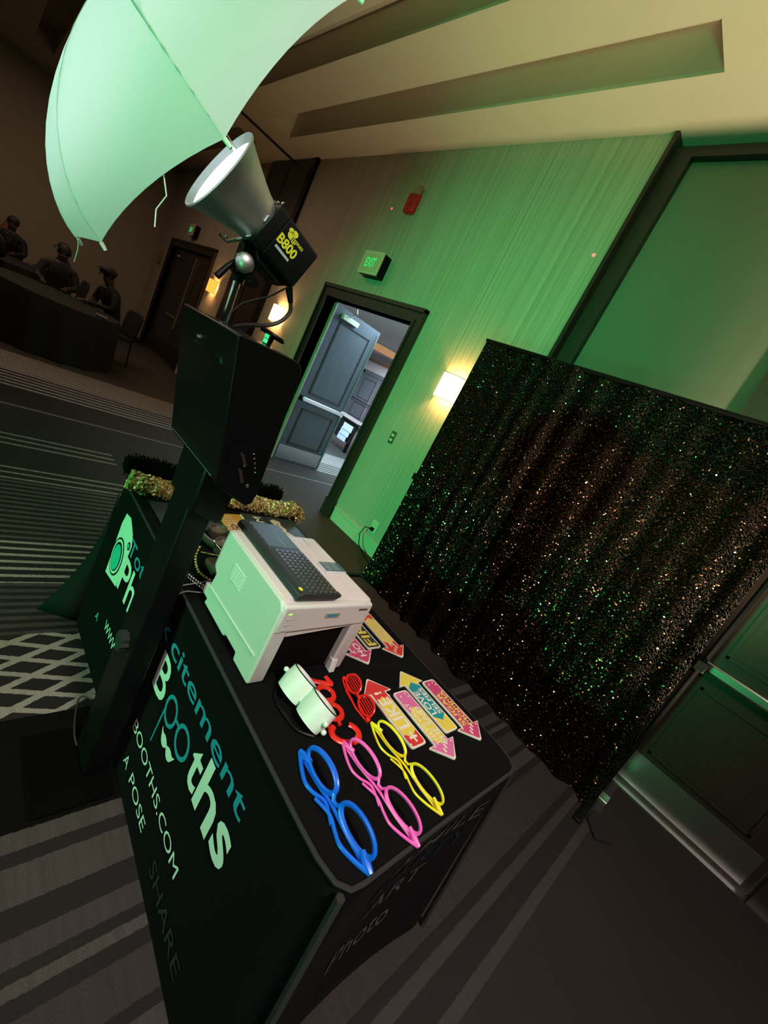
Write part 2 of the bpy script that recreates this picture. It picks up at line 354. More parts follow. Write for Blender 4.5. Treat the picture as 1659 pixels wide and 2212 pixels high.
def lettering(name, txt, o, ux, uy, width, height, m, parent, bold=0.0, shear=0.0, local=False, lift=0.0006, warp=None):
    """text fitted to width x height from corner o along unit vectors ux (reading) and uy (up)"""
    v, f = text_mesh(txt, bold, shear)
    xs = [p[0] for p in v]; ys = [p[1] for p in v]
    x0, x1, y0, y1 = min(xs), max(xs), min(ys), max(ys)
    ux = Vector(ux); uy = Vector(uy); nz = ux.cross(uy); O = Vector(o) + nz * lift
    P = []
    for p in v:
        q = O + ux * ((p[0] - x0) / (x1 - x0) * width) + uy * ((p[1] - y0) / (y1 - y0) * height)
        P.append(tuple(warp(q) if warp else q))
    mb = MB(); mb.add(P, f)
    return obj(name, mb, m, parent, local=local)
def smooth_path(pts, k=6):
    P = [Vector(p) for p in pts]; out = []
    for i in range(len(P) - 1):
        p0, p1, p2, p3 = P[max(i - 1, 0)], P[i], P[i + 1], P[min(i + 2, len(P) - 1)]
        for j in range(k):
            t = j / k
            out.append(0.5 * ((2 * p1) + (p2 - p0) * t + (2 * p0 - 5 * p1 + 4 * p2 - p3) * t * t + (3 * p1 - p0 - 3 * p2 + p3) * t ** 3))
    return out + [P[-1]]
def poly(pts, fn, h0, h1): return MB().prism(pts, fn, h0, h1)
# ================================================================ STRUCTURE
YW, YR, HC = 3.40, 3.53, 4.285
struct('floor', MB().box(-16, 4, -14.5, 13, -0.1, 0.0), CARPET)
wm = MB()
for x0, x1, z0, z1 in ((-14.2, -12.85, 0, HC), (-12.85, -10.1, 2.47, HC), (-10.1, -5.53, 0, HC), (-5.53, -3.74, 2.43, HC), (-3.74, -2.02, 0, HC)):
    wm.box(x0, x1, YW, YW + 0.13, z0, z1)
struct('wall_main', wm, PAPER)
struct('wall_recess', MB().box(-2.02, 4, YR, YR + 0.1, 0, HC), PANELP)
struct('wall_far', MB().box(-14.3, -14.2, -14.5, YW + 0.13, 0, HC), mat('far wall paint', (0.42, 0.36, 0.29), 0.75, vary=0.06, scale=5, bump=0.1, bscale=90))
struct('wall_back', MB().box(-14.3, 4, -14.6, -14.5, 0, HC), PANELP)
struct('wall_right', MB().box(4, 4.1, -14.5, YR + 0.1, 0, HC), PANELP)
ce = MB(); ce.box(-14.3, 4.1, -14.6, YR + 0.1, 4.62, 4.72)
slots = [(2.635, 2.965), (1.915, 2.20), (1.10, 1.40), (0.30, 0.60), (-0.5, -0.2), (-1.3, -1.0)]
ysplit = [-14.6]
for a, b in sorted(slots): ysplit += [a, b]
ysplit.append(YR + 0.1)
for i in range(0, len(ysplit), 2): ce.box(-14.3, 4.1, ysplit[i], ysplit[i + 1], HC, 4.62)
for a, b in slots:
    for x0, x1 in ((-14.3, -12.7), (-8.7, -7.53), (-1.69, 0.2), (3.4, 4.1)): ce.box(x0, x1, a, b, HC, 4.62)
struct('ceiling', ce, CEIL)
struct('trim_1', MB().box(-8.14, -8.07, -8, YW, HC - 0.012, HC + 0.0), BLACKM, label='dark partition track across the ceiling')
# moveable partition pocket on the main wall
pk = struct('trim_2', MB().box(-8.88, -7.32, YW - 0.03, YW, 0, HC), WOOD, label='dark wood partition pocket door')
struct('jamb', MB().box(-7.32, -7.25, YW - 0.05, YW, 0, HC), BLACKM, pk)
struct('panel', MB().box(-8.80, -8.12, YW - 0.04, YW - 0.028, 0.12, HC - 0.12), WOOD, pk)
struct('panel', MB().box(-8.05, -7.40, YW - 0.04, YW - 0.028, 0.12, HC - 0.12), WOOD, pk)
# recess framing
tr = struct('trim_3', MB().box(-2.035, -2.0, YW - 0.02, YR, 0, HC), WOOD, label='dark wood reveal of the panelled recess')
struct('post', MB().box(-2.0, -1.86, YR - 0.06, YR, 0, 4.16), WOODT, tr)
struct('rail', MB().box(-2.0, 4, YR - 0.06, YR, 4.16, 4.235), WOODT, tr)
struct('post', MB().box(-0.62, -0.42, YR - 0.06, YR, 0, 4.16), WOODT, tr)
struct('post', MB().box(1.75, 1.92, YR - 0.06, YR, 0, 4.16), WOODT, tr)
# baseboards
for nm, x0, x1 in (('baseboard_right', -3.56, -2.04), ('baseboard_mid', -7.24, -5.74), ('baseboard_left', -10.0, -8.9)):
    b = MB(); b.box(x0, x1, YW - 0.018, YW, 0, 0.15); b.box(x0, x1, YW - 0.028, YW, 0.15, 0.172)
    struct(nm, b, BASEB)

def casing(name, x0, x1, z, label=None, w=0.12, plinth=True):
    """door casing with stepped moulding around opening x0..x1, height z"""
    r = struct(name, MB().box(x0 - w, x0, YW - 0.035, YW, 0, z), WOODT)
    if label: r['label'] = label
    struct('jamb', MB().box(x1, x1 + w, YW - 0.035, YW, 0, z), WOODT, r)
    struct('head', MB().box(x0 - w, x1 + w, YW - 0.035, YW, z, z + w), WOODT, r)
    for a, b in ((x0 - w - 0.03, x0 - w), (x1 + w, x1 + w + 0.03)):
        struct('outer_moulding', MB().box(a, b, YW - 0.055, YW, 0, z + w + 0.03), WOODT, r)
    struct('outer_moulding', MB().box(x0 - w - 0.03, x1 + w + 0.03, YW - 0.055, YW, z + w, z + w + 0.045), WOODT, r)
    struct('inner_moulding', MB().box(x0 - 0.035, x1 + 0.035, YW - 0.048, YW, z, z + 0.035), WOODT, r)
    struct('inner_moulding', MB().box(x0 - 0.035, x0, YW - 0.048, YW, 0, z), WOODT, r); struct('inner_moulding', MB().box(x1, x1 + 0.035, YW - 0.048, YW, 0, z), WOODT, r)
    for a, b in ((x0 - 0.02, x0), (x1, x1 + 0.02)): struct('jamb_lining', MB().box(a, b, YW - 0.02, YW + 0.15, 0, z + 0.02), WOOD, r)
    struct('head_lining', MB().box(x0, x1, YW - 0.02, YW + 0.15, z, z + 0.02), WOOD, r)
    if plinth:
        for a, b in ((x0 - w - 0.04, x0), (x1, x1 + w + 0.04)): struct('plinth', MB().box(a, b, YW - 0.065, YW, 0, 0.22), WOOD, r)
    return r
def leaf(parent, wid, hgt, fn, m, hardware=True, name='leaf', hinge_edge=False):
    """door leaf: u along width 0..wid, z height, d out of the visible face (>0 = towards viewer)"""
    def bx(nm, u0, u1, z0, z1, d0, d1, mm, par, **k):
        mb = MB(); vs = [fn(u, d, z) for z in (z0, z1) for d in (d0, d1) for u in (u0, u1)]
        mb.add(vs, [(0, 2, 3, 1), (4, 5, 7, 6), (0, 1, 5, 4), (2, 6, 7, 3), (0, 4, 6, 2), (1, 3, 7, 5)])
        return obj(nm, mb, mm, par, **k)
    lf = bx(name, 0, wid, 0.01, hgt, -0.045, 0, m, parent)
    for z0, z1 in ((0.30, 0.88), (1.12, hgt - 0.18)):
        a, b = 0.14, wid - 0.14
        for q in ((a, a + 0.018, z0, z1), (b - 0.018, b, z0, z1), (a, b, z0, z0 + 0.018), (a, b, z1 - 0.018, z1)):
            bx('panel_moulding', *q, -0.002, 0.010, WOOD, lf)
        bx('panel', a + 0.03, b - 0.03, z0 + 0.03, z1 - 0.03, -0.002, 0.003, m, lf)
    if hardware:
        bx('kick_plate', 0.03, wid - 0.04, 0.035, 0.255, -0.001, 0.004, STEEL, lf)
        bar = bx('panic_bar', 0.05, wid - 0.08, 0.985, 1.05, 0.02, 0.065, STEEL, lf, bevel=0.012)
        bx('bar_bracket', wid - 0.10, wid - 0.03, 0.97, 1.07, 0, 0.06, STEEL, lf, bevel=0.01)
        bx('bar_bracket', 0.03, 0.08, 0.98, 1.055, 0, 0.05, BLACKM, lf, bevel=0.008)
    return lf
# door 1: open double door into the lobby
d1 = casing('door_1', -5.53, -3.74, 2.43, 'dark wood door casing of the open doorway')
lf = leaf(d1, 0.90, 2.41, lambda u, d, z: (-5.47 + d, 3.535 + u, z), LEAFW)
obj('leaf_edge', MB().box(-5.53, -5.462, 3.515, 3.535, 0.012, 2.41), EDGEW, lf, label='pale hinge edge of the open door')
obj('door_closer', MB().box(-5.47, -5.41, 3.66, 3.96, 2.27, 2.34), IVORY, lf, bevel=0.006)
obj('closer_arm', MB().tube([(-5.44, 3.80, 2.345), (-5.2, 3.70, 2.40), (-5.05, 3.56, 2.425)], 0.01, 6), STEEL, lf)
obj('latch_rod', MB().tube([(-5.455, 4.40, 1.05), (-5.455, 4.40, 2.35)], 0.008, 6), STEEL, lf)
obj('latch_rod', MB().tube([(-5.455, 4.40, 0.98), (-5.455, 4.40, 0.12)], 0.008, 6), STEEL, lf)
leaf(d1, 0.88, 2.41, lambda u, d, z: (-3.745 - d, 3.56 + u, z), LEAFW, hardware=False)
# door 2: closed double door at the far left of the main wall
d2 = casing('door_2', -12.85, -10.10, 2.47, 'dark closed double door at the far end of the wall', plinth=False)
l2 = leaf(d2, 1.83, 2.45, lambda u, d, z: (-12.82 + u, YW + 0.05 - d, z), WOOD, hardware=False)
leaf(d2, 0.84, 2.45, lambda u, d, z: (-10.97 + u, YW + 0.05 - d, z), WOOD, hardware=False)
obj('vertical_rod', MB().box(-11.06, -10.97, YW - 0.0, YW + 0.05, 0.75, 2.36), STEEL, l2)
obj('panic_bar', MB().box(-11.78, -11.06, YW - 0.02, YW + 0.05, 0.965, 1.0), STEEL, l2)
obj('closer_knob', MB().sphere((-12.25, YW + 0.02, 2.28), 0.045), STEEL, l2)
# door 3: dark doors at the right, in the recess
d3 = struct('door_3', MB().box(-0.16, -0.05, YR - 0.03, YR, 0, 2.46), WOOD, label='dark wood door frame beside the sequin backdrop')
struct('jamb', MB().box(0.86, 1.0, YR - 0.05, YR, 0, 2.46), WOODT, d3); struct('head', MB().box(-0.16, 1.0, YR - 0.05, YR, 2.46, 2.6), WOODT, d3)
leaf(d3, 0.88, 2.44, lambda u, d, z: (-0.035 + u, YR - 0.012 - d, z), WOOD)
struct('threshold', MB().box(-0.1, 1.0, YR - 0.1, YR, 0, 0.012), STEEL, d3)

# ---------------- lobby beyond the open doors
struct('wall_lobby', MB().box(-16, -3.5, 12, 12.1, 0, 3.2).box(-16.1, -16, 3.53, 12, 0, 3.2).box(-3.60, -3.5, 3.53, 12, 0, 3.2), LOBW)
struct('ceiling_lobby', MB().box(-16, -3.5, 3.54, 12, 3.0, 3.1), LOBW)
struct('trim_4', MB().box(-16, -3.6, 3.95, 4.6, 2.76, 3.0), LOBW, label='pale soffit in the lobby')
struct('trim_5', MB().box(-16, -3.5, 11.9, 12, 2.68, 2.78), CORNI, label='brown cornice along the lobby wall')
cv = MB(); cv.lathe([(0.0, 0.0), (1.25, 0.0), (1.25, 0.02), (0.0, 0.02)], (-12.0, 10.0, 2.985), (0, 0, 1), 40)
lr = obj('ceiling_light', cv, COVE); tag(lr, 'amber round ceiling light glowing in the lobby', 'ceiling light')
obj('rim', MB().tube([(-12 + 1.6 * math.cos(a * math.pi / 20), 10 + 1.6 * math.sin(a * math.pi / 20), 2.985) for a in range(40)], 0.03, 6, closed=True), LOBW, lr)
ld = struct('door_4', MB().box(-14.75, -14.6, 11.93, 12, 0, 2.25), LOBD, label='blue grey panelled door across the lobby')
struct('jamb', MB().box(-12.4, -12.25, 11.93, 12, 0, 2.25), LOBD, ld); struct('head', MB().box(-14.75, -12.25, 11.93, 12, 2.15, 2.3), LOBD, ld)
for x in (-14.6, -13.5):
    leaf(ld, 1.08, 2.14, lambda u, d, z, x=x: (x + u, 11.97 - d, z), LOBD, hardware=False)
struct('meeting_stile', MB().box(-13.56, -13.47, 11.93, 11.99, 0, 2.14), STEEL, ld)
tb = thing('lobby_table', 'dark table standing in the lobby past the open door', 'table', (-8.6, 7.0, 0))
obj('table_top', MB().box(-9.6, -7.5, 6.6, 7.4, 0.72, 0.76), WOOD, tb, bevel=0.01)
for x in (-9.5, -7.6):
    for y in (6.68, 7.32): obj('leg', MB().box(x - 0.03, x + 0.03, y - 0.03, y + 0.03, 0, 0.72), BLACKM, tb)
obj('skirt', MB().box(-9.55, -7.55, 6.64, 6.66, 0.25, 0.72), CLOTHD, tb)
rail = thing('lobby_railing', 'thin black railing in front of the lobby door', 'railing', (-12.2, 10.4, 0))
obj('rail', MB().tube([(-13.4, 10.4, 1.08), (-11.2, 10.4, 1.08)], 0.02, 6), BLACKM, rail); obj('rail', MB().tube([(-13.4, 10.4, 1.0), (-11.2, 10.4, 1.0)], 0.012, 6), BLACKM, rail)
for x in (-13.4, -11.2): obj('post', MB().tube([(x, 10.4, 0), (x, 10.4, 1.15)], 0.025, 6), BLACKM, rail)
pp = thing('paper_stack', 'white folded papers hanging at the lobby table', 'paper', (-7.75, 6.58, 0.38))
for k in range(3): obj('sheet', MB().box(-7.95 + 0.03 * k, -7.62 + 0.05 * k, 6.56 - 0.01 * k, 6.565 - 0.01 * k, 0.24 + 0.13 * k, 0.40 + 0.13 * k), PAPERW, pp)

# ---------------- fittings on the main wall
def sconce(x, m, power, label, w=0.30, h=0.25, d=0.115):
    t = thing('wall_sconce', label, 'sconce', (x, YW, 1.94), group='wall sconces')
    n = 10; pts = []
    for i in range(n + 1):
        a = math.pi * i / n; pts.append((x - w / 2 * math.cos(a), YW - 0.012 - d * (math.sin(a) ** 0.55 if 0 < i < n else 0)))
    mb = MB(); vs = [(p[0], p[1], z) for z in (1.94 - h / 2, 1.94 + h / 2) for p in pts]
    mb.add(vs, [(i, i + 1, n + 2 + i, n + 1 + i) for i in range(n)])
    obj('shade', mb, m, t, smooth=True)
    obj('back_plate', MB().box(x - 0.06, x + 0.06, YW - 0.012, YW, 1.84, 2.04), IVORY, t)
    for z in (1.94 - h / 2, 1.94 + h / 2):
        obj('rim', MB().tube([(p[0], p[1], z) for p in pts], 0.004, 5), STEEL, t)
    l = light('sconce_bulb', 'POINT', (x, YW - 0.065, 1.94), power, (1.0, 0.62, 0.28), shadow_soft_size=0.03)
    return t
sconce(-2.80, SHADE, 10, 'glowing wall sconce half hidden behind the sequin backdrop')
sconce(-6.62, SHADE, 9, 'glowing wall sconce between the open doorway and the dark partition pocket')
sconce(-9.50, SHADED, 5.0, 'dim amber wall sconce beside the far closed doors')
def exit_sign(x, z, s, label, face=True):
    t = thing('exit_sign', label, 'sign', (x, YW, z), group='exit signs')
    obj('housing', MB().box(x - 0.19 * s, x + 0.19 * s, YW - 0.115, YW, z - 0.13 * s, z + 0.13 * s), BLACKM, t)
    obj('frame', MB().box(x - 0.195 * s, x + 0.195 * s, YW - 0.128, YW - 0.113, z - 0.135 * s, z + 0.135 * s), IVORY, t)
    obj('panel', MB().box(x - 0.16 * s, x + 0.16 * s, YW - 0.131, YW - 0.127, z - 0.10 * s, z + 0.10 * s), mat('sign panel', (0.62, 0.6, 0.36), 0.5), t)
    lettering('lettering', 'EXIT', (x - 0.10 * s, YW - 0.131, z - 0.055 * s), (1, 0, 0), (0, 0, 1), 0.2 * s, 0.11 * s, EXITG, t, bold=0.02, lift=0.002)
exit_sign(-4.78, 2.915, 1.0, 'ivory exit sign with green letters above the open doorway')
exit_sign(-11.55, 2.87, 0.9, 'small exit sign above the far closed doors')
al = thing('fire_alarm', 'red fire alarm strobe high on the striped wall', 'alarm', (-4.65, YW, 3.70))
obj('body', MB().prism(rrect(-4.74, -4.56, 3.57, 3.79, 0.03), lambda u, v, h: (u, YW - h, v), 0, 0.05), ALARM, al, bevel=0.008)
obj('strobe', MB().box(-4.62, -4.55, YW - 0.075, YW - 0.04, 3.76, 3.86), mat('strobe lens', (0.5, 0.2, 0.18), 0.3), al, bevel=0.01)
obj('horn', MB().box(-4.72, -4.65, YW - 0.06, YW - 0.045, 3.6, 3.7), ALARM, al)
pl = thing('switch_plate', 'dark green plate with two buttons beside the sconce', 'switch', (-3.25, YW, 1.23))
obj('plate', MB().box(-3.285, -3.21, YW - 0.008, YW, 1.16, 1.30), mat('plate', (0.05, 0.09, 0.05), 0.5), pl, bevel=0.004)
for z in (1.20, 1.255): obj('button', MB().box(-3.265, -3.23, YW - 0.016, YW - 0.007, z - 0.015, z + 0.015), IVORY, pl)
ot = thing('wall_outlet', 'pale outlet above the baseboard with a plug in it', 'outlet', (-2.88, YW, 0.30))
obj('plate', MB().box(-2.93, -2.83, YW - 0.008, YW, 0.22, 0.36), IVORY, ot, bevel=0.004)
pg = thing('power_plug', 'black plug with a cord in the wall outlet', 'plug', (-2.88, YW - 0.02, 0.26))
obj('plug', MB().box(-2.90, -2.86, YW - 0.04, YW - 0.008, 0.24, 0.28), BLACKM, pg, bevel=0.004)
obj('cord', MB().tube([(-2.88, YW - 0.04, 0.26), (-2.94, YW - 0.07, 0.25), (-2.95, YW - 0.09, 0.15), (-2.88, YW - 0.1, 0.05), (-2.76, YW - 0.1, 0.006), (-2.5, 3.2, 0.006)], 0.006, 6), BLACKM, pg)
fp = obj('wall_plate', MB().box(-13.75, -13.45, YW - 0.03, YW, 1.95, 2.25), PLATEM, bevel=0.01); tag(fp, 'small square brown plate left of the far doors', 'wall plate')
# red laser dots from the dance floor light
for p in ((-5.02, 3.4, 3.63), (-2.14, 3.4, 3.355)):
    light('laser_beam', 'SPOT', (p[0] + 0.2, 1.7, p[2] + 0.02), 1500, (1.0, 0.015, 0.06), p, spot_size=math.radians(1.0), spot_blend=0.3, shadow_soft_size=0.0)



# ================================================================ TABLE UNDER ITS STRETCH COVER
TZ = 0.74; TX0, TX1, TY0, TY1 = -1.97, -0.18, 0.612, 1.40
def cover_point(s, side, z):
    """point of the cover wall: s in 0..1 along a side (front, near, back, far), height z"""
    k = 1 - z / TZ
    bulge = math.sin(math.pi * s)
    if side == 'front': x = TX0 + (TX1 - TX0) * s; y = TY0 - 0.02 * k * (1 - bulge) + 0.012 * math.sin(math.pi * k) * bulge - 0.004 * k; x += (s - 0.5) * 0.09 * k; return (x, y, z)
    if side == 'near': y = TY0 + (TY1 - TY0) * s; x = TX1 + 0.045 * k * (1 - bulge ** 0.7) + 0.005 * k - 0.028 * math.sin(math.pi * min(k * 1.1, 1)) * bulge; y += (0.5 - s) * -0.04 * k; return (x, y, z)
    if side == 'back': x = TX1 + (TX0 - TX1) * s; y = TY1 + 0.02 * k * (1 - bulge) - 0.03 * math.sin(math.pi * k) * bulge; x += (0.5 - s) * 0.09 * k; return (x, y, z)
    y = TY1 + (TY0 - TY1) * s; x = TX0 - 0.045 * k * (1 - bulge) + 0.03 * math.sin(math.pi * k) * bulge; y += (0.5 - s) * 0.04 * k; return (x, y, z)
tbl = thing('covered_table', 'long table in a black stretch cover printed with teal and white lettering', 'table', (-1.07, 1.0, 0))
mb = MB(); NS = 24; NZ = 14; ring = []
zs = [TZ - 0.012 - (TZ - 0.015) * i / NZ for i in range(NZ + 1)]
for z in zs:
    row = []
    for side in ('front', 'near', 'back', 'far'):
        for i in range(NS):
            s = i / NS; p = Vector(cover_point(s, side, z)); row.append(p)
    # round the corners
    n = len(row); row = [(row[i - 1] + row[i] * 2 + row[(i + 1) % n]) / 4 for i in range(n)]
    row = [(row[i - 1] + row[i] * 2 + row[(i + 1) % n]) / 4 for i in range(n)]
    ring.append(row)
n = len(ring[0]); vs = [v for r in ring for v in r]
fs = [(i * n + j, (i + 1) * n + j, (i + 1) * n + (j + 1) % n, i * n + (j + 1) % n) for i in range(len(ring) - 1) for j in range(n)]
mb.add(vs, fs)
c = Vector((-1.07, 1.0, TZ)); base = len(mb.v)
inner = [Vector((c.x + (v.x - c.x) * 0.992, c.y + (v.y - c.y) * 0.985, TZ)) for v in ring[0]]
mb.add([*ring[0], *inner], [(j, (j + 1) % n, n + (j + 1) % n, n + j) for j in range(n)] + [tuple(range(n, 2 * n))])
obj('cover', mb, SPANDEX, tbl, smooth=True)
# lighter seams along the top edges and near legs, painting the cloth's edge sheen
sm = []
for j in range(n): sm.append(ring[0][j] + Vector((0, 0, 0.006)))
obj('top_seam_sheen', MB().tube(sm, 0.0055, 6, closed=True), FLAPM, tbl, smooth=True)
for side, s in (('near', 0.0), ('near', 1.0)):
    obj('corner_seam_sheen', MB().tube([Vector(cover_point(s, side, z)) + Vector((-0.006, 0.012 if s == 0 else -0.012, 0)) for z in zs], 0.010, 6), FLAPM, tbl, smooth=True)
fl = MB()
A, B, Cc = Vector((-1.955, 0.615, 0.66)), Vector((-1.96, 0.455, 0.004)), Vector((-1.86, 0.60, 0.004))
rows = []
for i in range(9):
    t = i / 8; a = A.lerp(B, t); a.y += 0.05 * math.sin(math.pi * t); b = A.lerp(Cc, t); rows += [a, (a + b) / 2 + Vector((0.015 * math.sin(math.pi * t), 0, 0)), b]
fl.add(rows, [(i * 3 + j, i * 3 + j + 1, (i + 1) * 3 + j + 1, (i + 1) * 3 + j) for i in range(8) for j in range(2)])
flo = obj('corner_flap', fl, mat('flap spandex', (0.014, 0.015, 0.014), 0.9, vary=0.2, scale=60, spec=0.05), tbl, smooth=True); sd = flo.modifiers.new('thick', 'SOLIDIFY'); sd.thickness = 0.004
# lettering on the long front (faces -Y)
FX, FZ = (1, 0, 0), (0, 0, 1); FYW = 0.594
def fwarp(q):
    s = min(max((q.x - TX0) / (TX1 - TX0), 0), 1); p = cover_point(s, 'front', q.z); return Vector((q.x, p[1] - 0.0035, q.z))
def ftext(txt, x0, x1, z0, z1, m, bold=0.0):
    return lettering('lettering', txt, (x0, FYW, z0), FX, FZ, x1 - x0, z1 - z0, m, tbl, bold=bold, warp=fwarp)
ftext('Total', -1.62, -1.33, 0.552, 0.622, INKT, 0.006); ftext('Ex', -1.245, -1.075, 0.552, 0.622, INKT, 0.006); ftext('citement', -1.045, -0.464, 0.550, 0.615, INKT, 0.008)
ftext('Ph', -1.612, -1.425, 0.393, 0.540, INKW, 0.012); ftext('B', -1.075, -0.974, 0.386, 0.530, INKW, 0.012)
ftext('t', -0.722, -0.655, 0.392, 0.515, INKW, 0.02); ftext('h', -0.648, -0.538, 0.388, 0.545, INKW, 0.015); ftext('s', -0.522, -0.446, 0.396, 0.500, INKW, 0.02)
for k, (x, z, rx, rz) in enumerate(((-0.906, 0.434, 0.046, 0.052), (-0.792, 0.434, 0.05, 0.052))):
    mb = MB(); N = 36; v = []
    for i in range(N):
        a = 2 * math.pi * i / N
        for q in (0.74, 1.0): v.append(fwarp(Vector((x + q * rx * math.cos(a), 0, z + q * rz * math.sin(a)))))
    mb.add(v, [(2 * i, 2 * i + 1, (2 * i + 3) % (2 * N), (2 * i + 2) % (2 * N)) for i in range(N)])
    obj('printed_ring', mb, INKT, tbl)
mb = MB(); mb.add([fwarp(Vector(p)) for p in ((-0.947, 0, 0.42), (-0.938, 0, 0.415), (-0.941, 0, 0.27), (-0.947, 0, 0.27))], [(0, 1, 2, 3)]); obj('printed_stick', mb, INKT, tbl)
mb = MB(); mb.add([fwarp(Vector(p)) for p in ((-0.864, 0, 0.44), (-0.836, 0, 0.44), (-0.836, 0, 0.452), (-0.864, 0, 0.452))], [(0, 1, 2, 3)]); obj('printed_bridge', mb, INKT, tbl)
mo = [];
for i in range(25):
    t = -1 + 2 * i / 24; mo.append((t, 0.004 + 0.011 * math.sin(math.pi * min(abs(t) * 1.15, 1)) + 0.016 * max(0, abs(t) - 0.7) / 0.3))
for i in range(24, -1, -1):
    t = -1 + 2 * i / 24; mo.append((t, -0.004 - 0.018 * math.sin(math.pi * abs(t) ** 0.8) + 0.0155 * max(0, abs(t) - 0.7) / 0.3 + 0.0035 * abs(t) ** 4))
mb = MB(); v = [fwarp(Vector((-0.853 + 0.06 * p[0], 0, 0.348 + p[1]))) for p in mo]
mb.add(v, [(i, i + 1, 48 - i, 49 - i) for i in range(24)]); obj('printed_moustache', mb, INKW, tbl)
ftext('WWW.', -1.575, -1.395, 0.205, 0.248, INKW); ftext('BOOTHS.COM', -1.072, -0.566, 0.190, 0.232, INKW)
ftext('A', -1.035, -0.995, 0.078, 0.118, INKW); ftext('POSE', -0.955, -0.775, 0.078, 0.118, INKW); ftext('SHARE', -0.67, -0.40, 0.075, 0.125, FLAPM); ftext('A', -1.69, -1.655, 0.17, 0.205, INKTL)
# printed camera emblem
def emb(pts, m, nm, dy=0.0):
    mb = MB(); v = [fwarp(Vector((p[0], 0, p[1]))) - Vector((0, dy, 0)) for p in pts]; mb.add(v, [tuple(range(len(v)))]); return obj(nm, mb, m, tbl)
emb([(-1.76, 0.36), (-1.615, 0.385), (-1.60, 0.59), (-1.63, 0.63), (-1.70, 0.665), (-1.76, 0.655), (-1.775, 0.60)], INKW, 'printed_camera')
def ell(cx, cz, rx, rz, n=28): return [(cx + rx * math.cos(2 * math.pi * i / n), cz + rz * math.sin(2 * math.pi * i / n)) for i in range(n)]
emb(ell(-1.705, 0.475, 0.068, 0.086), SPANDEX, 'printed_lens', 0.0008); emb(ell(-1.705, 0.475, 0.060, 0.078), INKW, 'printed_lens', 0.0016)
emb(ell(-1.705, 0.475, 0.050, 0.066), SPANDEX, 'printed_lens', 0.0024); emb(ell(-1.705, 0.472, 0.043, 0.058), INKTL, 'printed_lens', 0.0032)
emb(ell(-1.628, 0.575, 0.016, 0.018), SPANDEX, 'printed_dot', 0.0008); emb(ell(-1.628, 0.575, 0.009, 0.011), INKTL, 'printed_dot', 0.0016)
# lettering on the near end (faces +X)
def nwarp(q):
    s = (q.y - TY0) / (TY1 - TY0); p = cover_point(s, 'near', q.z); return Vector((p[0] + 0.003, q.y, q.z))
def ntext(txt, y0, y1, z0, z1, m): return lettering('lettering', txt, (-0.18, y0, z0), (0, 1, 0), (0, 0, 1), y1 - y0, z1 - z0, m, tbl, bold=0.005, warp=nwarp)
ntext('SMILE', 0.90, 1.31, 0.565, 0.635, mat('grey ink', (0.075, 0.07, 0.07), 0.7, spec=0.1)); ntext('PARTY', 0.88, 1.30, 0.46, 0.53, mat('dim teal ink', (0.01, 0.02, 0.035), 0.7, spec=0.1)); ntext('ART', 0.92, 1.16, 0.36, 0.43, MATS['grey ink'])
ntext('Photo', 0.86, 1.10, 0.22, 0.30, MATS['grey ink'])

# ================================================================ PHOTO KIOSK
kk = thing('photo_kiosk', 'tall black photo kiosk with a boxy head on a slim column before the table', 'photo kiosk', (-1.12, 0.52, 0))
prof = [(0.42, 1.535), (0.425, 1.54), (0.575, 1.542), (0.592, 1.535), (0.602, 1.515), (0.622, 1.17), (0.618, 1.145), (0.60, 1.135), (0.515, 1.17), (0.50, 1.185)]
HX0, HX1 = -1.345, -0.955
hb = MB(); hb.prism([(p[0], p[1]) for p in prof], lambda u, v, h: (h, u, v), HX0, HX1)
head = obj('head', hb, BLACKG, kk, bevel=0.022, seg=4)
obj('under_seam', MB().tube([(HX0 + 0.02, 0.497, 1.19), (HX1 - 0.03, 0.497, 1.19)], 0.0012, 5), mat('seam grey', (0.1, 0.12, 0.11), 0.5), head)
lkk = obj('lock', MB().lathe([(0.0, 0.012), (0.010, 0.012), (0.012, 0.006), (0.012, 0)], (-1.20, 0.437, 1.475), (0, -1, 0.15), 14), CHROME, head)
obj('keyhole', MB().box(-1.203, -1.197, 0.421, 0.425, 1.468, 1.482), BLACKM, lkk)
obj('hook', MB().tube([(-1.06, 0.437, 1.47), (-1.052, 0.43, 1.466), (-1.052, 0.43, 1.45)], 0.0015, 5), CHROME, head)
for (y, z, a, ln) in ((0.545, 1.262, 0.6, 0.034), (0.555, 1.217, 0.5, 0.036)):
    d = Vector((0, math.sin(a), -math.cos(a))) * ln / 2; p = Vector((HX1 + 0.003, y, z))
    obj('vent_slot', MB().tube([p - d, p + d], 0.0055, 8, flat=0.4), CHROME, head, smooth=True)
for k in range(5):
    obj('port', MB().sphere((HX1 + 0.002, 0.565 + 0.006 * k, 1.285 - 0.012 * k), 0.0035 if k == 2 else 0.0022, 8, 6), CHROME if k == 2 else STEEL, head)
obj('screw', MB().sphere((HX1 + 0.001, 0.583, 1.195), 0.006, 10, 6), CHROME, head); obj('screw', MB().sphere((-1.0, 0.50, 1.187), 0.004, 8, 6), CHROME, head)
obj('screen', MB().box(HX0 + 0.03, HX1 - 0.03, 0.612, 0.626, 1.19, 1.49), mat('dark screen', (0.01, 0.01, 0.012), 0.1), head)
neck = MB(); neck.prism([(0.50, 1.19), (0.605, 1.15), (0.60, 1.03), (0.505, 1.05)], lambda u, v, h: (h, u, v), -1.22, -1.03); obj('neck', neck, BLACKM, kk, bevel=0.008)
obj('column', MB().box(-1.185, -1.052, 0.505, 0.578, 0.02, 1.16), BLACKM, kk, bevel=0.006)
obj('base_plate', MB().box(-1.27, -0.97, 0.36, 0.585, 0.0, 0.012), FEATH, kk, bevel=0.004)
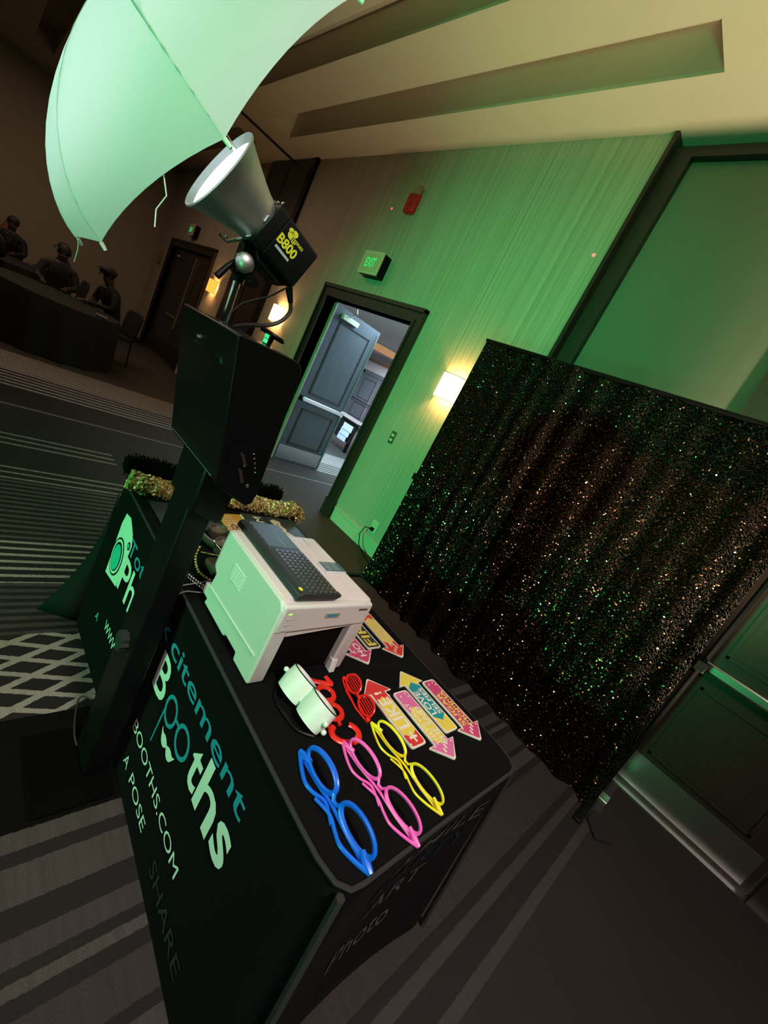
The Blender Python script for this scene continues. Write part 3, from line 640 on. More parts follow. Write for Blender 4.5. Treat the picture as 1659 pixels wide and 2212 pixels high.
kn = MB(); kn.prism([(0.030 * (1 + 0.10 * math.cos(8 * a)) * math.cos(a), 0.030 * (1 + 0.10 * math.cos(8 * a)) * math.sin(a)) for a in [2 * math.pi * i / 48 for i in range(48)]], lambda u, v, h: (-1.115 + u, 0.505 - h, 0.545 + v), 0, 0.022)
obj('knob', kn, mat('grey rubber', (0.03, 0.032, 0.03), 0.7, spec=0.1), kk)
obj('hanging_cable', MB().tube(smooth_path([(-1.18, 0.50, 0.235), (-1.20, 0.47, 0.235), (-1.185, 0.465, 0.19), (-1.15, 0.47, 0.13), (-1.12, 0.48, 0.10)], 5), 0.003, 6), CABLE, kk, smooth=True)
# thin cables from the kiosk across to the props
for k, pts in enumerate(([(-1.19, 0.55, 0.56), (-1.14, 0.565, 0.70), (-1.12, 0.61, 0.752), (-1.13, 0.68, 0.757), (-1.16, 0.74, 0.75)], [(-1.18, 0.54, 0.55), (-1.12, 0.56, 0.68), (-1.09, 0.61, 0.752), (-1.075, 0.66, 0.756), (-1.068, 0.70, 0.75)])):
    P = [Vector(p) for p in pts]; Q = []
    for i in range(len(P) - 1):
        for j in range(5): Q.append(P[i].lerp(P[i + 1], j / 5))
    Q.append(P[-1]); Q = [Q[0]] + [(Q[i - 1] + Q[i] * 2 + Q[i + 1]) / 4 for i in range(1, len(Q) - 1)] + [Q[-1]]
    tag(obj('thin_cable', MB().tube(Q, 0.0022, 6), CABG, smooth=True), ['thin grey cable from the kiosk to the beaded jewellery, upper one', 'thin grey cable from the kiosk to behind the printer, lower one'][k], 'cable', 'kiosk cables')
rt = thing('wireless_receiver', 'small dark disc with green lights on the kiosk top', 'receiver', (-1.13, 0.575, 1.542))
obj('stem', MB().lathe([(0.011, 0), (0.011, 0.03), (0.0, 0.03)], (-1.13, 0.575, 1.538), (0, 0.15, 1), 14), BLACKM, rt)
obj('green_light', MB().box(-1.123, -1.112, 0.559, 0.566, 1.545, 1.556).box(-1.123, -1.112, 0.559, 0.566, 1.558, 1.568), LEDG, rt)
obj('disc', MB().lathe([(0, 0), (0.034, 0.0), (0.036, 0.005), (0.034, 0.010), (0, 0.012)], (-1.13, 0.582, 1.566), (0, 0.12, 1), 24), BLACKM, rt, smooth=True)

# ================================================================ STROBE LIGHT ON ITS POLE
T_, YAW = 0.31, -0.042
D = Vector((math.sin(YAW) * math.cos(T_), -math.cos(YAW) * math.cos(T_), math.sin(T_)))       # lamp axis towards the umbrella
U = D.cross(Vector((0, 0, 1))).normalized(); V = U.cross(D)                                     # U ~ -X, V ~ up
fl_ = thing('strobe_light', 'black studio strobe with a silver cone reflector on a short pole above the kiosk', 'studio light', (-1.16, 0.462, 1.54))
F0 = Vector((-1.155, 0.457, 1.790))     # centre of the body's front
def LB(a, b, c): return F0 + D * a + U * b + V * c     # along axis, sideways, up
obj('pole', MB().lathe([(0.0095, 0), (0.0095, 0.145)], (-1.16, 0.463, 1.535), (0, -0.04, 1), 14, cap=True), CHROME, fl_, smooth=True)
obj('collar', MB().lathe([(0.016, 0), (0.017, 0.03), (0.013, 0.032)], (-1.16, 0.458, 1.645), (0, 0, 1), 14, cap=True), BLACKM, fl_, smooth=True)
bd = MB(); hw, hh, ln = 0.055, 0.055, 0.135
bd.prism(rrect(-hw, hw, -hh, hh, 0.012, 3), lambda u, v, h: LB(-h, u, v), 0.0, 0.028); body = obj('front_housing', bd, BLACKM, fl_, smooth=True)
bd = MB(); bd.prism(rrect(-hw, hw, -hh, hh, 0.012, 3), lambda u, v, h: LB(-h, u, v), 0.030, ln); body = obj('body', bd, BLACKM, fl_, bevel=0.003)
lower = MB(); lower.prism([(0.02, 0), (0.105, 0), (0.125, -0.004), (0.11, -0.022), (0.04, -0.018)], lambda u, v, h: LB(-u, h, -hh + v), -0.035, 0.035); obj('under_tray', lower, BLACKM, fl_, bevel=0.004)
obj('reflector', MB().lathe([(0.052, -0.002), (0.058, 0.012), (0.060, 0.022), (0.068, 0.045), (0.084, 0.085), (0.096, 0.112), (0.102, 0.118), (0.104, 0.122), (0.102, 0.125), (0.098, 0.122), (0.09, 0.112)], F0, D, 48), ALU, fl_, smooth=True)
obj('reflector_lining', MB().lathe([(0.0955, 0.118), (0.080, 0.085), (0.063, 0.045), (0.054, 0.022), (0.0, 0.018)], F0, D, 48), LAMPIN, fl_, smooth=True)
obj('bulb', MB().sphere(LB(0.045, 0, 0), 0.02, 14, 10), BULB, fl_, smooth=True)
for k in range(3):
    a = [(-0.5 + k * 1.0) + 0.28 * (j / 6) for j in range(7)]
    obj('mount_clip', MB().tube([LB(0.008, -0.059 * math.cos(q - 0.6), 0.059 * math.sin(q - 0.6) - 0.0) for q in a], 0.0028, 6), CHROME, fl_)
obj('bracket', MB().tube([LB(0.004, 0.0, -0.055), LB(0.006, 0.02, -0.062), LB(0.02, 0.02, -0.085), LB(0.045, 0.02, -0.088)], 0.004, 6), STEEL, fl_)
obj('umbrella_holder', MB().box(-1.175, -1.145, 0.437, 0.475, 1.70, 1.733), BLACKM, fl_, bevel=0.004)
obj('tilt_joint', MB().sphere((-1.125, 0.447, 1.690), 0.023, 20, 14, sc=(0.75, 1, 1)), ALU, fl_, smooth=True)
obj('tilt_arm', MB().box(-1.17, -1.13, 0.435, 0.48, 1.66, 1.705), BLACKM, fl_, bevel=0.006)
obj('tilt_handle', MB().tube([(-1.15, 0.437, 1.688), (-1.145, 0.42, 1.663), (-1.14, 0.404, 1.632)], [0.006, 0.0075, 0.0085], 10), BLACKM, fl_, smooth=True)
obj('lock_knob', MB().lathe([(0.0, 0.018), (0.012, 0.018), (0.013, 0.0), (0, 0)], (-1.135, 0.478, 1.66), (1, 0.3, 0), 12), BLACKM, fl_)
for q in ((0.0, -0.05, 0.058), (0.0, -0.02, 0.06), (0.002, 0.03, -0.06), (0.03, 0.01, -0.08)): obj('thumb_screw', MB().sphere(LB(*q), 0.004, 8, 6), CHROME, fl_)
# decal on the visible side (faces +X): reads from the front of the lamp backwards
SX = -U * hw; bk = -D
def DP(a, c): return F0 - D * a - U * (hw + 0.0006) + V * c
def decal(nm, txt, a0, c0, w, h, m, bold=0.0): return lettering(nm, txt, DP(a0, c0), bk, V, w, h, m, fl_, bold=bold, lift=0.0008)
decal('decal_lettering', 'B800', 0.034, -0.010, 0.058, 0.024, YELPRINT, 0.03)
decal('decal_lettering', 'SERIES', 0.066, 0.022, 0.03, 0.007, YELPRINT, 0.02)
mb = MB(); mb.add([DP(0.040, -0.022) - U * 0.0008, DP(0.085, -0.022) - U * 0.0008, DP(0.085, -0.0155) - U * 0.0008, DP(0.040, -0.0155) - U * 0.0008], [(0, 1, 2, 3)]); obj('decal_bar', mb, GREYDEC, fl_)
for (a, c, r, s) in ((0.056, 0.026, 0.009, 1), (0.066, 0.022, 0.007, 1), (0.049, 0.034, 0.006, 1), (0.060, 0.036, 0.007, 1)):
    mb = MB(); mb.add([DP(a + r * math.cos(t) * 1.2, c + r * math.sin(t)) - U * 0.0008 for t in [2 * math.pi * i / 14 for i in range(14)]], [tuple(range(14))]); obj('decal_bee', mb, YELPRINT, fl_)
for k in range(3):
    mb = MB(); mb.add([DP(0.060 + 0.005 * k, 0.016) - U * 0.0012, DP(0.0615 + 0.005 * k, 0.016) - U * 0.0012, DP(0.0615 + 0.005 * k, 0.028) - U * 0.0012, DP(0.060 + 0.005 * k, 0.028) - U * 0.0012], [(0, 1, 2, 3)]); obj('decal_stripe', mb, INKK, fl_)
pc = thing('strobe_power_cable', 'black power cord looping from the strobe down to the kiosk', 'cable', (-1.12, 0.6, 1.6))
obj('plug', MB().tube([(-1.125, 0.572, 1.698), (-1.125, 0.592, 1.668)], [0.010, 0.007], 10), BLACKM, pc, smooth=True)
obj('cord', MB().tube(smooth_path([(-1.125, 0.592, 1.668), (-1.125, 0.600, 1.645), (-1.125, 0.585, 1.612), (-1.13, 0.555, 1.586), (-1.15, 0.525, 1.568), (-1.18, 0.50, 1.545)]), 0.0055, 8), CABLE, pc, smooth=True)
sc_ = tag(obj('sync_cord', MB().tube(smooth_path([(-1.13, 0.565, 1.690), (-1.17, 0.552, 1.655), (-1.2, 0.53, 1.628), (-1.22, 0.51, 1.60), (-1.23, 0.49, 1.545)]), 0.0024, 6), CABLE, smooth=True), 'thin sync cord hanging between strobe and kiosk top', 'cable')
light('modelling_lamp', 'SPOT', LB(0.075, 0, 0), 4.2, (0.92, 0.84, 1.0), LB(1, 0, 0), spot_size=math.radians(125), spot_blend=0.6, shadow_soft_size=0.03)

# ================================================================ UMBRELLA
um = thing('photo_umbrella', 'large white photo umbrella lit pale green above the strobe reflector', 'umbrella', (-1.17, 0.40, 1.87))
T2 = 0.358; D2 = Vector((math.sin(YAW) * math.cos(T2), -math.cos(YAW) * math.cos(T2), math.sin(T2))); U2 = D2.cross(Vector((0, 0, 1))).normalized(); V2 = U2.cross(D2)
LC = Vector((-1.17, 0.403, 1.871)); RC = LC + D2 * 0.117; RR, HH, PH = 0.400, 0.205, -1.224
def upt(a, t, sag=0.0):
    """a: angle, t: 0 apex .. 1 rim"""
    r = RR * math.sin(t * math.pi / 2 * 0.94) / math.sin(math.pi / 2 * 0.94); h = HH * (math.cos(t * math.pi / 2 * 0.94) - math.cos(math.pi / 2 * 0.94)) / (1 - math.cos(math.pi / 2 * 0.94))
    return RC + D2 * h + (U2 * math.cos(a) + V2 * math.sin(a)) * r
for k in range(8):
    a0 = PH - math.pi / 4 * k; a1 = a0 - math.pi / 4; NA, NT = 10, 14; vs = []
    for i in range(NT + 1):
        t = i / NT
        p0, p1 = upt(a0, t), upt(a1, t)
        for j in range(NA + 1):
            s = j / NA; p = p0.lerp(p1, s); sagg = 4 * s * (1 - s)
            q = upt(a0 + (a1 - a0) * s, t)
            p = p.lerp(q, 0.35)
            p = p + D2 * (0.016 * sagg * t ** 6)          # scalloped rim
            vs.append(p)
    mb = MB(); mb.add(vs, [(i * (NA + 1) + j, i * (NA + 1) + j + 1, (i + 1) * (NA + 1) + j + 1, (i + 1) * (NA + 1) + j) for i in range(NT) for j in range(NA)])
    pn = obj('canopy_panel', mb, UMB, um, smooth=True)
    rb = obj('rib', MB().tube([upt(a0, i / 12) - (upt(a0, i / 12) - RC) * 0.006 for i in range(13)], 0.0022, 6), mat('rib grey', (0.4, 0.45, 0.42), 0.5) if k == 0 else MATS['rib grey'], um, smooth=True)
    obj('rib_tip', MB().tube([upt(a0, 1.0), upt(a0, 1.0) - D2 * 0.012 + (U2 * math.cos(a0) + V2 * math.sin(a0)) * 0.006], [0.004, 0.003], 8), WHITEP, rb)
    obj('stretcher', MB().tube([upt(a0, 0.52) - D2 * 0.006, LC + D2 * 0.16], 0.0018, 5), CHROME, um)
obj('shaft', MB().tube([LC - D2 * 0.12, LC + D2 * (0.117 + HH + 0.02)], 0.0045, 10), CHROME, um, smooth=True)
obj('tip_cap', MB().tube([RC + D2 * HH, RC + D2 * (HH + 0.05)], [0.009, 0.005], 10), BLACKM, um)
obj('slider', MB().tube([LC + D2 * 0.15, LC + D2 * 0.18], 0.009, 10), BLACKM, um)
for (a, t, pts) in ((-1.224 - math.pi / 4 * 1.62, 0.985, [(0, 0, 0), (0.008, 0.01, -0.025), (0.0, 0.004, -0.05), (0.006, 0.008, -0.075)]), (-1.224, 1.0, [(0, 0, 0), (0.002, 0.004, -0.02), (-0.002, 0.004, -0.05)])):
    p = (upt(PH - math.pi / 4, 1).lerp(upt(PH - math.pi / 2, 1), 0.62) + D2 * 0.014 + (upt(a, 1) - RC) * 0.012) if t < 1 else upt(a, t)
    obj('loose_thread', MB().tube([p + Vector(q) for q in pts], 0.0011, 5), WHITEP, um)

# ================================================================ SEQUIN BACKDROP
BY, BX0, BX1, BH = 2.94, -2.335, 0.0, 2.36
bdp = thing('sequin_backdrop', 'dark bronze sequin curtain hanging on a black stand before the wall', 'backdrop', (-1.17, BY, 0))
def fold(x):
    return 0.032 * math.sin(x * 27 + 2.4 * math.sin(x * 3.7)) * (0.55 + 0.45 * math.sin(x * 4.3 + 1)) + 0.016 * math.sin(x * 47 + 3 * math.sin(x * 5 + 1)) * (0.5 + 0.5 * math.sin(x * 6.1)) + 0.02 * math.sin(x * 9 + 0.7)
def cpt(u, w):
    """u 0..1 across, w 0..1 from top to bottom"""
    x = BX0 + 0.02 + (BX1 - BX0 - 0.03) * u; amp = 0.45 + 0.75 * w
    xx = x + 0.02 * w * math.sin(x * 5)
    y = BY + fold(xx) * amp - 0.05 * max(0, (w - 0.9) / 0.1) ** 2 * (0.6 + 0.4 * math.sin(x * 9))
    z = BH - 0.005 - (BH - 0.006) * w
    x -= 0.05 * w * (u - 0.0) * 0.0
    if u > 0.88: x += 0.05 * w ** 3 * (u - 0.88) / 0.12
    return (x, y, z)
NU, NW = 320, 40
mb = MB(); mb.add([cpt(i / NU, j / NW) for j in range(NW + 1) for i in range(NU + 1)], [(j * (NU + 1) + i, j * (NU + 1) + i + 1, (j + 1) * (NU + 1) + i + 1, (j + 1) * (NU + 1) + i) for j in range(NW) for i in range(NU)])
obj('curtain', mb, SEQB, bdp, smooth=True)
# sequins: small tilted discs sewn all over the curtain
sp = 0.0078; nu = int(2.9 / sp); nw = int(BH / sp)
uu, ww = np.meshgrid((np.arange(nu) + 0.5) / nu, (np.arange(nw) + 0.5) / nw); uu = uu.ravel(); ww = ww.ravel()
uu = np.clip(uu + rng.normal(0, 0.25 / nu, uu.size), 0, 1); ww = np.clip(ww + rng.normal(0, 0.25 / nw, ww.size), 0, 1)
cent = np.array([cpt(a, b) for a, b in zip(uu, ww)])
eps = 1e-3
tang = np.array([cpt(min(a + eps, 1.0), b) for a, b in zip(uu, ww)]) - cent; tang[:, 2] = 0
tl = np.linalg.norm(tang, axis=1, keepdims=True); tang = np.where(tl > 1e-9, tang / np.maximum(tl, 1e-9), np.array([[1.0, 0, 0]]))
nrm = np.stack([tang[:, 1], -tang[:, 0], np.zeros(len(tang))], 1)
spread = np.where(ww < 0.16, 0.5, 0.2)[:, None]
nrm[:, 2] += np.where(ww < 0.16, 0.5, 0.5 * np.clip(1.7 - 2.0 * ww, 0.5, 1)); nrm = nrm + rng.normal(0, 1, nrm.shape) * spread; nrm /= np.linalg.norm(nrm, axis=1, keepdims=True)
ax = np.cross(nrm, np.array([0, 0, 1.0])); ax /= np.linalg.norm(ax, axis=1, keepdims=True); ay = np.cross(nrm, ax)
rad = 0.0045; c0 = cent + np.array([0, -0.004, 0]) - np.array(bdp.location)
ang = np.arange(6) * math.pi / 3
vv = (c0[:, None, :] + rad * (np.cos(ang)[None, :, None] * ax[:, None, :] + np.sin(ang)[None, :, None] * ay[:, None, :])).reshape(-1, 3)
nq = len(c0); me = bpy.data.meshes.new('sequins'); me.vertices.add(nq * 6); me.vertices.foreach_set('co', vv.ravel())
me.loops.add(nq * 6); me.loops.foreach_set('vertex_index', np.arange(nq * 6, dtype=np.int32)); me.polygons.add(nq)
me.polygons.foreach_set('loop_start', np.arange(nq, dtype=np.int32) * 6); me.polygons.foreach_set('loop_total', np.full(nq, 6, dtype=np.int32)); me.materials.append(SEQ); me.update(); me.validate()
so = bpy.data.objects.new('sequins', me); COL.objects.link(so); so.parent = bdp; so['kind'] = 'stuff'
obj('top_bar', MB().tube([(BX0 - 0.01, BY, BH), (BX1 + 0.03, BY, BH)], 0.014, 10), BLACKM, bdp)
for x in (BX0 - 0.005, BX1 + 0.03):
    po = obj('post', MB().tube([(x, BY + 0.02, 0.0), (x, BY + 0.02, BH)], 0.014, 10), BLACKM, bdp)
    obj('clamp', MB().box(x - 0.025, x + 0.03, BY - 0.01, BY + 0.05, 1.05, 1.11), BLACKM, po, bevel=0.005)
    obj('foot', MB().box(x - 0.02, x + 0.02, BY - 0.25, BY + 0.25, 0, 0.02), BLACKM, po, bevel=0.004)
ft = MB(); ft.prism([(0.06, 2.80), (0.14, 2.70), (0.22, 2.80), (0.20, 2.92), (0.07, 2.93)], lambda u, v, h: (u, v, h), 0.0, 0.02)  # flat black prism on the carpet beside the right post
bp_ = tag(obj('black_floor_shape', ft, CLOTHD, bevel=0.008), 'flat black shape on the carpet at the backdrop foot', 'weight')
bx_ = tag(obj('receptacle_plate', MB().box(0.02, 0.10, 3.06, 3.16, 0.0, 0.03), STEEL, bevel=0.004), 'small metal foot plate beside the backdrop post', 'foot plate')

# ================================================================ PRINTER
pr = thing('photo_printer', 'boxy white photo printer with a dark output slot on the black table', 'printer', (-0.88, 0.82, TZ))
PX0, PX1, PY0, PY1, PZ0, PZ1 = -1.062, -0.69, 0.650, 0.985, TZ + 0.012, 1.004
YZ = lambda u, v, h: (h, u, v)
XZ = lambda u, v, h: (u, h, v)
# side walls: stepped outline seen from the front (-Y)
side = [(PX0 + 0.035, PZ0 + 0.018), (PX0 + 0.03, PZ0 + 0.0), (PX0 + 0.19, PZ0 + 0.0), (PX0 + 0.20, PZ0 + 0.012), (PX0 + 0.27, PZ0 + 0.012), (PX0 + 0.275, PZ0 - 0.010), (PX1 - 0.004, PZ0 - 0.010), (PX1, PZ0 + 0.0), (PX1, PZ1 - 0.02), (PX1 - 0.02, PZ1), (PX0, PZ1), (PX0, PZ0 + 0.125), (PX0 + 0.03, PZ0 + 0.108), (PX0 + 0.025, PZ0 + 0.060), (PX0 - 0.005, PZ0 + 0.055), (PX0 - 0.005, PZ0 + 0.018)]
pb = MB(); pb.prism(side, XZ, PY0, PY0 + 0.05); obj('side_wall', pb, PRINTER, pr, bevel=0.006, seg=3)
pb = MB(); pb.prism(side, XZ, PY1 - 0.05, PY1); obj('side_wall', pb, PRINTER, pr, bevel=0.006, seg=3)
obj('top_cover', MB().prism([(PX0, PZ1 - 0.03), (PX1 - 0.018, PZ1 - 0.03), (PX1 - 0.018, PZ1 - 0.004), (PX1 - 0.03, PZ1 + 0.002), (PX0, PZ1 + 0.002)], XZ, PY0 + 0.008, PY1 - 0.008), PRINTER, pr, bevel=0.005, seg=3)
obj('front_panel', MB().prism([(PY0 + 0.004, PZ1 - 0.092), (PY1 - 0.004, PZ1 - 0.080), (PY1 - 0.004, PZ1 - 0.004), (PY0 + 0.004, PZ1 - 0.004)], YZ, PX1 - 0.10, PX1 + 0.003), PRINTER, pr, bevel=0.008, seg=3)
obj('rear_panel', MB().box(PX0 + 0.01, PX0 + 0.03, PY0 + 0.02, PY1 - 0.02, PZ0 + 0.13, PZ1 - 0.01), PRINTER, pr)
obj('slot_shade_block', MB().box(PX0 + 0.12, PX1 - 0.025, PY0 + 0.05, PY1 - 0.05, PZ0, PZ1 - 0.08), PRINTD, pr)  # solid dark block filling the opening, its shade painted in
obj('slot_lip', MB().prism([(PY0 + 0.052, PZ1 - 0.108), (PY1 - 0.055, PZ1 - 0.088), (PY1 - 0.055, PZ1 - 0.078), (PY0 + 0.052, PZ1 - 0.09)], YZ, PX1 - 0.03, PX1 - 0.004), PRINTER, pr)
obj('seam_ridge', MB().tube([(PX0 + 0.03, PY0 - 0.001, PZ0 + 0.062), (PX1 - 0.02, PY0 - 0.001, PZ0 + 0.072)], 0.002, 6), PRINTER, pr)
obj('lid_seam', MB().box(PX1 - 0.060, PX1 - 0.058, PY0 + 0.012, PY1 - 0.02, PZ1 + 0.001, PZ1 + 0.0030), IVORY, pr); obj('lid_seam', MB().box(PX0 + 0.01, PX1 - 0.058, PY1 - 0.062, PY1 - 0.060, PZ1 + 0.001, PZ1 + 0.0030), IVORY, pr)
for k in range(6):
    z = PZ1 - 0.055 - 0.009 * k
    obj('vent_louvre', MB().tube([(-0.955, PY0 - 0.0005, z), (-0.885, PY0 - 0.0005, z)], 0.0016, 5), WHITEP, pr)
for k in range(4):
    y = PY0 + 0.028; z = PZ1 - 0.028 - 0.017 * k
    obj('indicator_light', MB().sphere((PX1 + 0.003, y, z), 0.0042, 10, 6, sc=(0.4, 1.6, 0.8)), LEDY if k == 0 else GREYDEC, pr); obj('indicator_label', MB().box(PX1 + 0.0028, PX1 + 0.0036, y + 0.010, y + 0.024, z - 0.001, z + 0.001), GREYDEC, pr)
bg_ = obj('badge', MB().prism(rrect(0.800, 0.855, PZ1 - 0.046, PZ1 - 0.030, 0.002), YZ, PX1 + 0.003, PX1 + 0.0045), STEEL, pr); obj('badge_inlay', MB().box(PX1 + 0.0044, PX1 + 0.005, 0.808, 0.846, PZ1 - 0.042, PZ1 - 0.034), INKT, bg_)
obj('model_label', MB().box(PX1 + 0.0028, PX1 + 0.0036, 0.925, 0.962, PZ1 - 0.026, PZ1 - 0.019), mat('brown print', (0.12, 0.08, 0.06), 0.6), pr)
obj('curl', MB().prism([(PX1 - 0.02, PZ0 - 0.008), (PX1 + 0.012, PZ0 - 0.010), (PX1 + 0.002, PZ0 + 0.035), (PX1 - 0.02, PZ0 + 0.035)], XZ, PY1 - 0.052, PY1 - 0.030), PRINTER, pr, bevel=0.003)
for y in (PY0 + 0.04, PY1 - 0.04):
    for x in (PX0 + 0.06, PX1 - 0.05): obj('foot', MB().box(x - 0.012, x + 0.012, y - 0.012, y + 0.012, TZ, PZ0 + 0.002), BLACKM, pr)
# ---------------- keyboard on the printer
KZ = PZ1 + 0.003
kb = thing('keyboard', 'slim black wireless keyboard with touchpad lying on the white printer', 'keyboard', (-0.9, 0.77, KZ))
KX0, KX1, KY0, KY1 = -1.095, -0.702, 0.688, 0.838
obj('case', MB().prism([(KY0, KZ), (KY1 - 0.012, KZ), (KY1, KZ + 0.006), (KY1, KZ + 0.016), (KY0 + 0.02, KZ + 0.023), (KY0 + 0.004, KZ + 0.018)], YZ, KX0, KX1), KBM, kb, bevel=0.003)
kz = lambda y: KZ + 0.016 + (0.007) * (KY1 - y) / (KY1 - KY0)
km = None; cols, rows_ = 13, 6
for r_ in range(rows_):
    for c_ in range(cols):
        x = KX1 - 0.014 - c_ * 0.0165; y = KY1 - 0.012 - r_ * 0.0185
        if km is None:
            b = MB(); b.box(-0.0068, 0.0068, -0.0076, 0.0076, -0.001, 0.0028)
            km = obj('key', b, KEYM, kb, local=True, bevel=0.0012, seg=1); km.location = (x - kb.location.x, y - kb.location.y, kz(y) - kb.location.z)
        else: dup(km, kb, (x - kb.location.x, y - kb.location.y, kz(y) - kb.location.z))
obj('touchpad', MB().prism([(KY0 + 0.03, kz(KY0 + 0.03)), (KY1 - 0.012, kz(KY1 - 0.012)), (KY1 - 0.012, kz(KY1 - 0.012) + 0.001), (KY0 + 0.03, kz(KY0 + 0.03) + 0.001)], YZ, KX0 + 0.012, KX1 - 0.235), KBM, kb)
obj('touchpad_line', MB().tube([(KX0 + 0.01, KY1 - 0.055, kz(KY1 - 0.055) + 0.0012), (KX1 - 0.24, KY1 - 0.055, kz(KY1 - 0.055) + 0.0012)], 0.0007, 5), GREYDEC, kb)
obj('yellow_dot', MB().sphere((KX1 - 0.022, KY0 + 0.018, KZ + 0.0225), 0.0075, 16, 6, sc=(1.1, 0.8, 0.2)), YELLOW, kb)
for k in range(6): obj('media_key', MB().sphere((KX0 + 0.03 + 0.028 * k, KY0 + 0.024, KZ + 0.0225), 0.005, 10, 6, sc=(1, 0.8, 0.25)), KEYM, kb)
obj('rear_foot', MB().box(KX1 - 0.03, KX1 - 0.012, KY1, KY1 + 0.016, KZ, KZ + 0.008), BLACKM, kb)
st = thing('sticker_box', 'small teal card box with printed lines on the printer lid', 'box', (-0.86, 0.925, KZ))
obj('box', MB().box(-0.888, -0.836, 0.882, 0.966, KZ, KZ + 0.009), PAPERW, st); obj('lid_print', MB().box(-0.8875, -0.8365, 0.8825, 0.9655, KZ + 0.009, KZ + 0.0096), mat('teal card', (0.02, 0.075, 0.09), 0.5), st)
for k in range(5):
    for y0, y1 in ((0.888, 0.915), (0.92, 0.948)): obj('printed_line', MB().box(-0.882 + 0.009 * k, -0.879 + 0.009 * k, y0, y1, KZ + 0.0096, KZ + 0.0099), GREYDEC, st)

# ================================================================ ARROW SIGNS
def arrow_outline(L, hb, hh, hl, grow=0.0, rr=0.008, tail_r=0.012):
    g = grow
    pts = [(-L / 2 - g, -hb - g, tail_r), (L / 2 - hl - 0.0 - g * 0.2, -hb - g, 0.0), (L / 2 - hl - g * 0.6, -hh - g * 1.2, rr * .6), (L / 2 + g * 1.4, 0, rr), (L / 2 - hl - g * 0.6, hh + g * 1.2, rr * .6), (L / 2 - hl - g * 0.2, hb + g, 0.0), (-L / 2 - g, hb + g, tail_r)]
    out = []
    for i, (x, y, r) in enumerate(pts):
        if r == 0: out.append((x, y)); continue
        p = Vector((x, y)); a = Vector(pts[i - 1][:2]) - p; b = Vector(pts[(i + 1) % len(pts)][:2]) - p
        a = a.normalized() * r; b = b.normalized() * r
        for k in range(5):
            t = k / 4; q = (p + a) * (1 - t) ** 2 + p * 2 * t * (1 - t) + (p + b) * t * t; out.append((q.x, q.y))
    return out
def arrow_sign(label, loc, rz, col, rows, panel=None, panel_rng=(-0.55, 0.45), marks=None, flip=False, L=0.263, head=True, group='arrow photo props', hb=0.0355, tilt=0.0):
    """local +x is the arrow tip; lettering reads along world -X"""
    t = thing('arrow_sign', label, 'sign', loc, group, (tilt, 0, rz))
    ol = arrow_outline(L, hb, 0.066, 0.062) if head else rrect(-L / 2, L / 2, -hb, hb, 0.01)
    il = arrow_outline(L, hb, 0.066, 0.062, -0.005) if head else rrect(-L / 2 + 0.005, L / 2 - 0.005, -hb + 0.005, hb - 0.005, 0.008)
    bd = obj('board', poly(ol, XY, 0, 0.005), BOARD, t, local=True)
    obj('print', poly(il, XY, 0.005, 0.0055), col, t, local=True)
    if panel:
        a, b = panel_rng[0] * L / 2, panel_rng[1] * L / 2; h2 = hb - 0.005
        obj('print_panel', poly([(a, -h2), (b, -h2), (b + 0.02, 0), (b, h2), (a, h2), (a - 0.02, 0)], XY, 0.0055, 0.006), panel, t, local=True)
    s = -1 if flip else 1
    for (txt, x, y, w, h, m) in rows:       # x,y: lower-left corner in reading frame (reading axis = s*x, up = s*y)
        lettering('lettering', txt, (s * x, s * y, 0.0062), (s, 0, 0), (0, s, 0), w, h, m, t, bold=0.02, local=True, lift=0.0003)
    for (x, y, w, h) in (marks or []):
        obj('dash', poly(rrect(x - w / 2, x + w / 2, y - h / 2, y + h / 2, min(w, h) * 0.4, 3), XY, 0.0055, 0.0063), BOARD, t, local=True)
    return t
PI = math.pi
HM = [(0.075, 0.014, 0.016, 0.006), (0.085, 0.0, 0.016, 0.006), (0.095, -0.014, 0.016, 0.006), (0.075, -0.04, 0.006, 0.006), (0.078, 0.042, 0.006, 0.006)]
TM = [(-0.118, 0.015, 0.006, 0.005), (-0.112, -0.012, 0.007, 0.005), (-0.105, 0.02, 0.005, 0.007)]
# LIKE!: tip towards -X, so local +x = world -X (rz = pi); reading axis = local +x
arrow_sign('red and yellow arrow board reading +LIKE! beside the yellow glasses', (-0.494, 1.058, TZ + 0.001), PI, PRED, [('LIKE', -0.068, -0.024, 0.115, 0.050, BOARD), ('!', 0.062, -0.012, 0.010, 0.032, BOARD), ('+', -0.118, -0.018, 0.034, 0.034, BOARD)], PYEL, (-0.62, 0.25), [(-0.085, 0.03, 0.006, 0.006), (-0.118, 0.028, 0.006, 0.006), (0.05, -0.035, 0.006, 0.006)])
arrow_sign("pink arrow board reading that's what she said beside the LIKE board", (-0.416, 1.150, TZ + 0.001), 0.0, PPINK, [("THAT'S WHAT", -0.075, 0.006, 0.158, 0.020, BOARD), ('SHE SAID', -0.078, -0.026, 0.140, 0.026, BOARD)], PYEL, (-0.35, 0.42), HM + TM, flip=True)
arrow_sign('yellow arrow board reading love selfies on a teal burst', (-0.494, 1.234, TZ + 0.001), PI, PYEL, [('LOVE', -0.062, 0.002, 0.098, 0.027, BOARD), ('SELFIES', -0.066, -0.026, 0.110, 0.021, BOARD)], PTEAL, (-0.52, 0.42), None)
arrow_sign('deep pink arrow board reading sugar momma nearest the rear table edge', (-0.428, 1.325, TZ + 0.001), 0.0, PROSE, [('SUGAR', -0.068, 0.003, 0.140, 0.023, PYEL), ('MOMMA', -0.072, -0.025, 0.150, 0.022, PYEL)], None, (0, 0), HM + TM, flip=True)
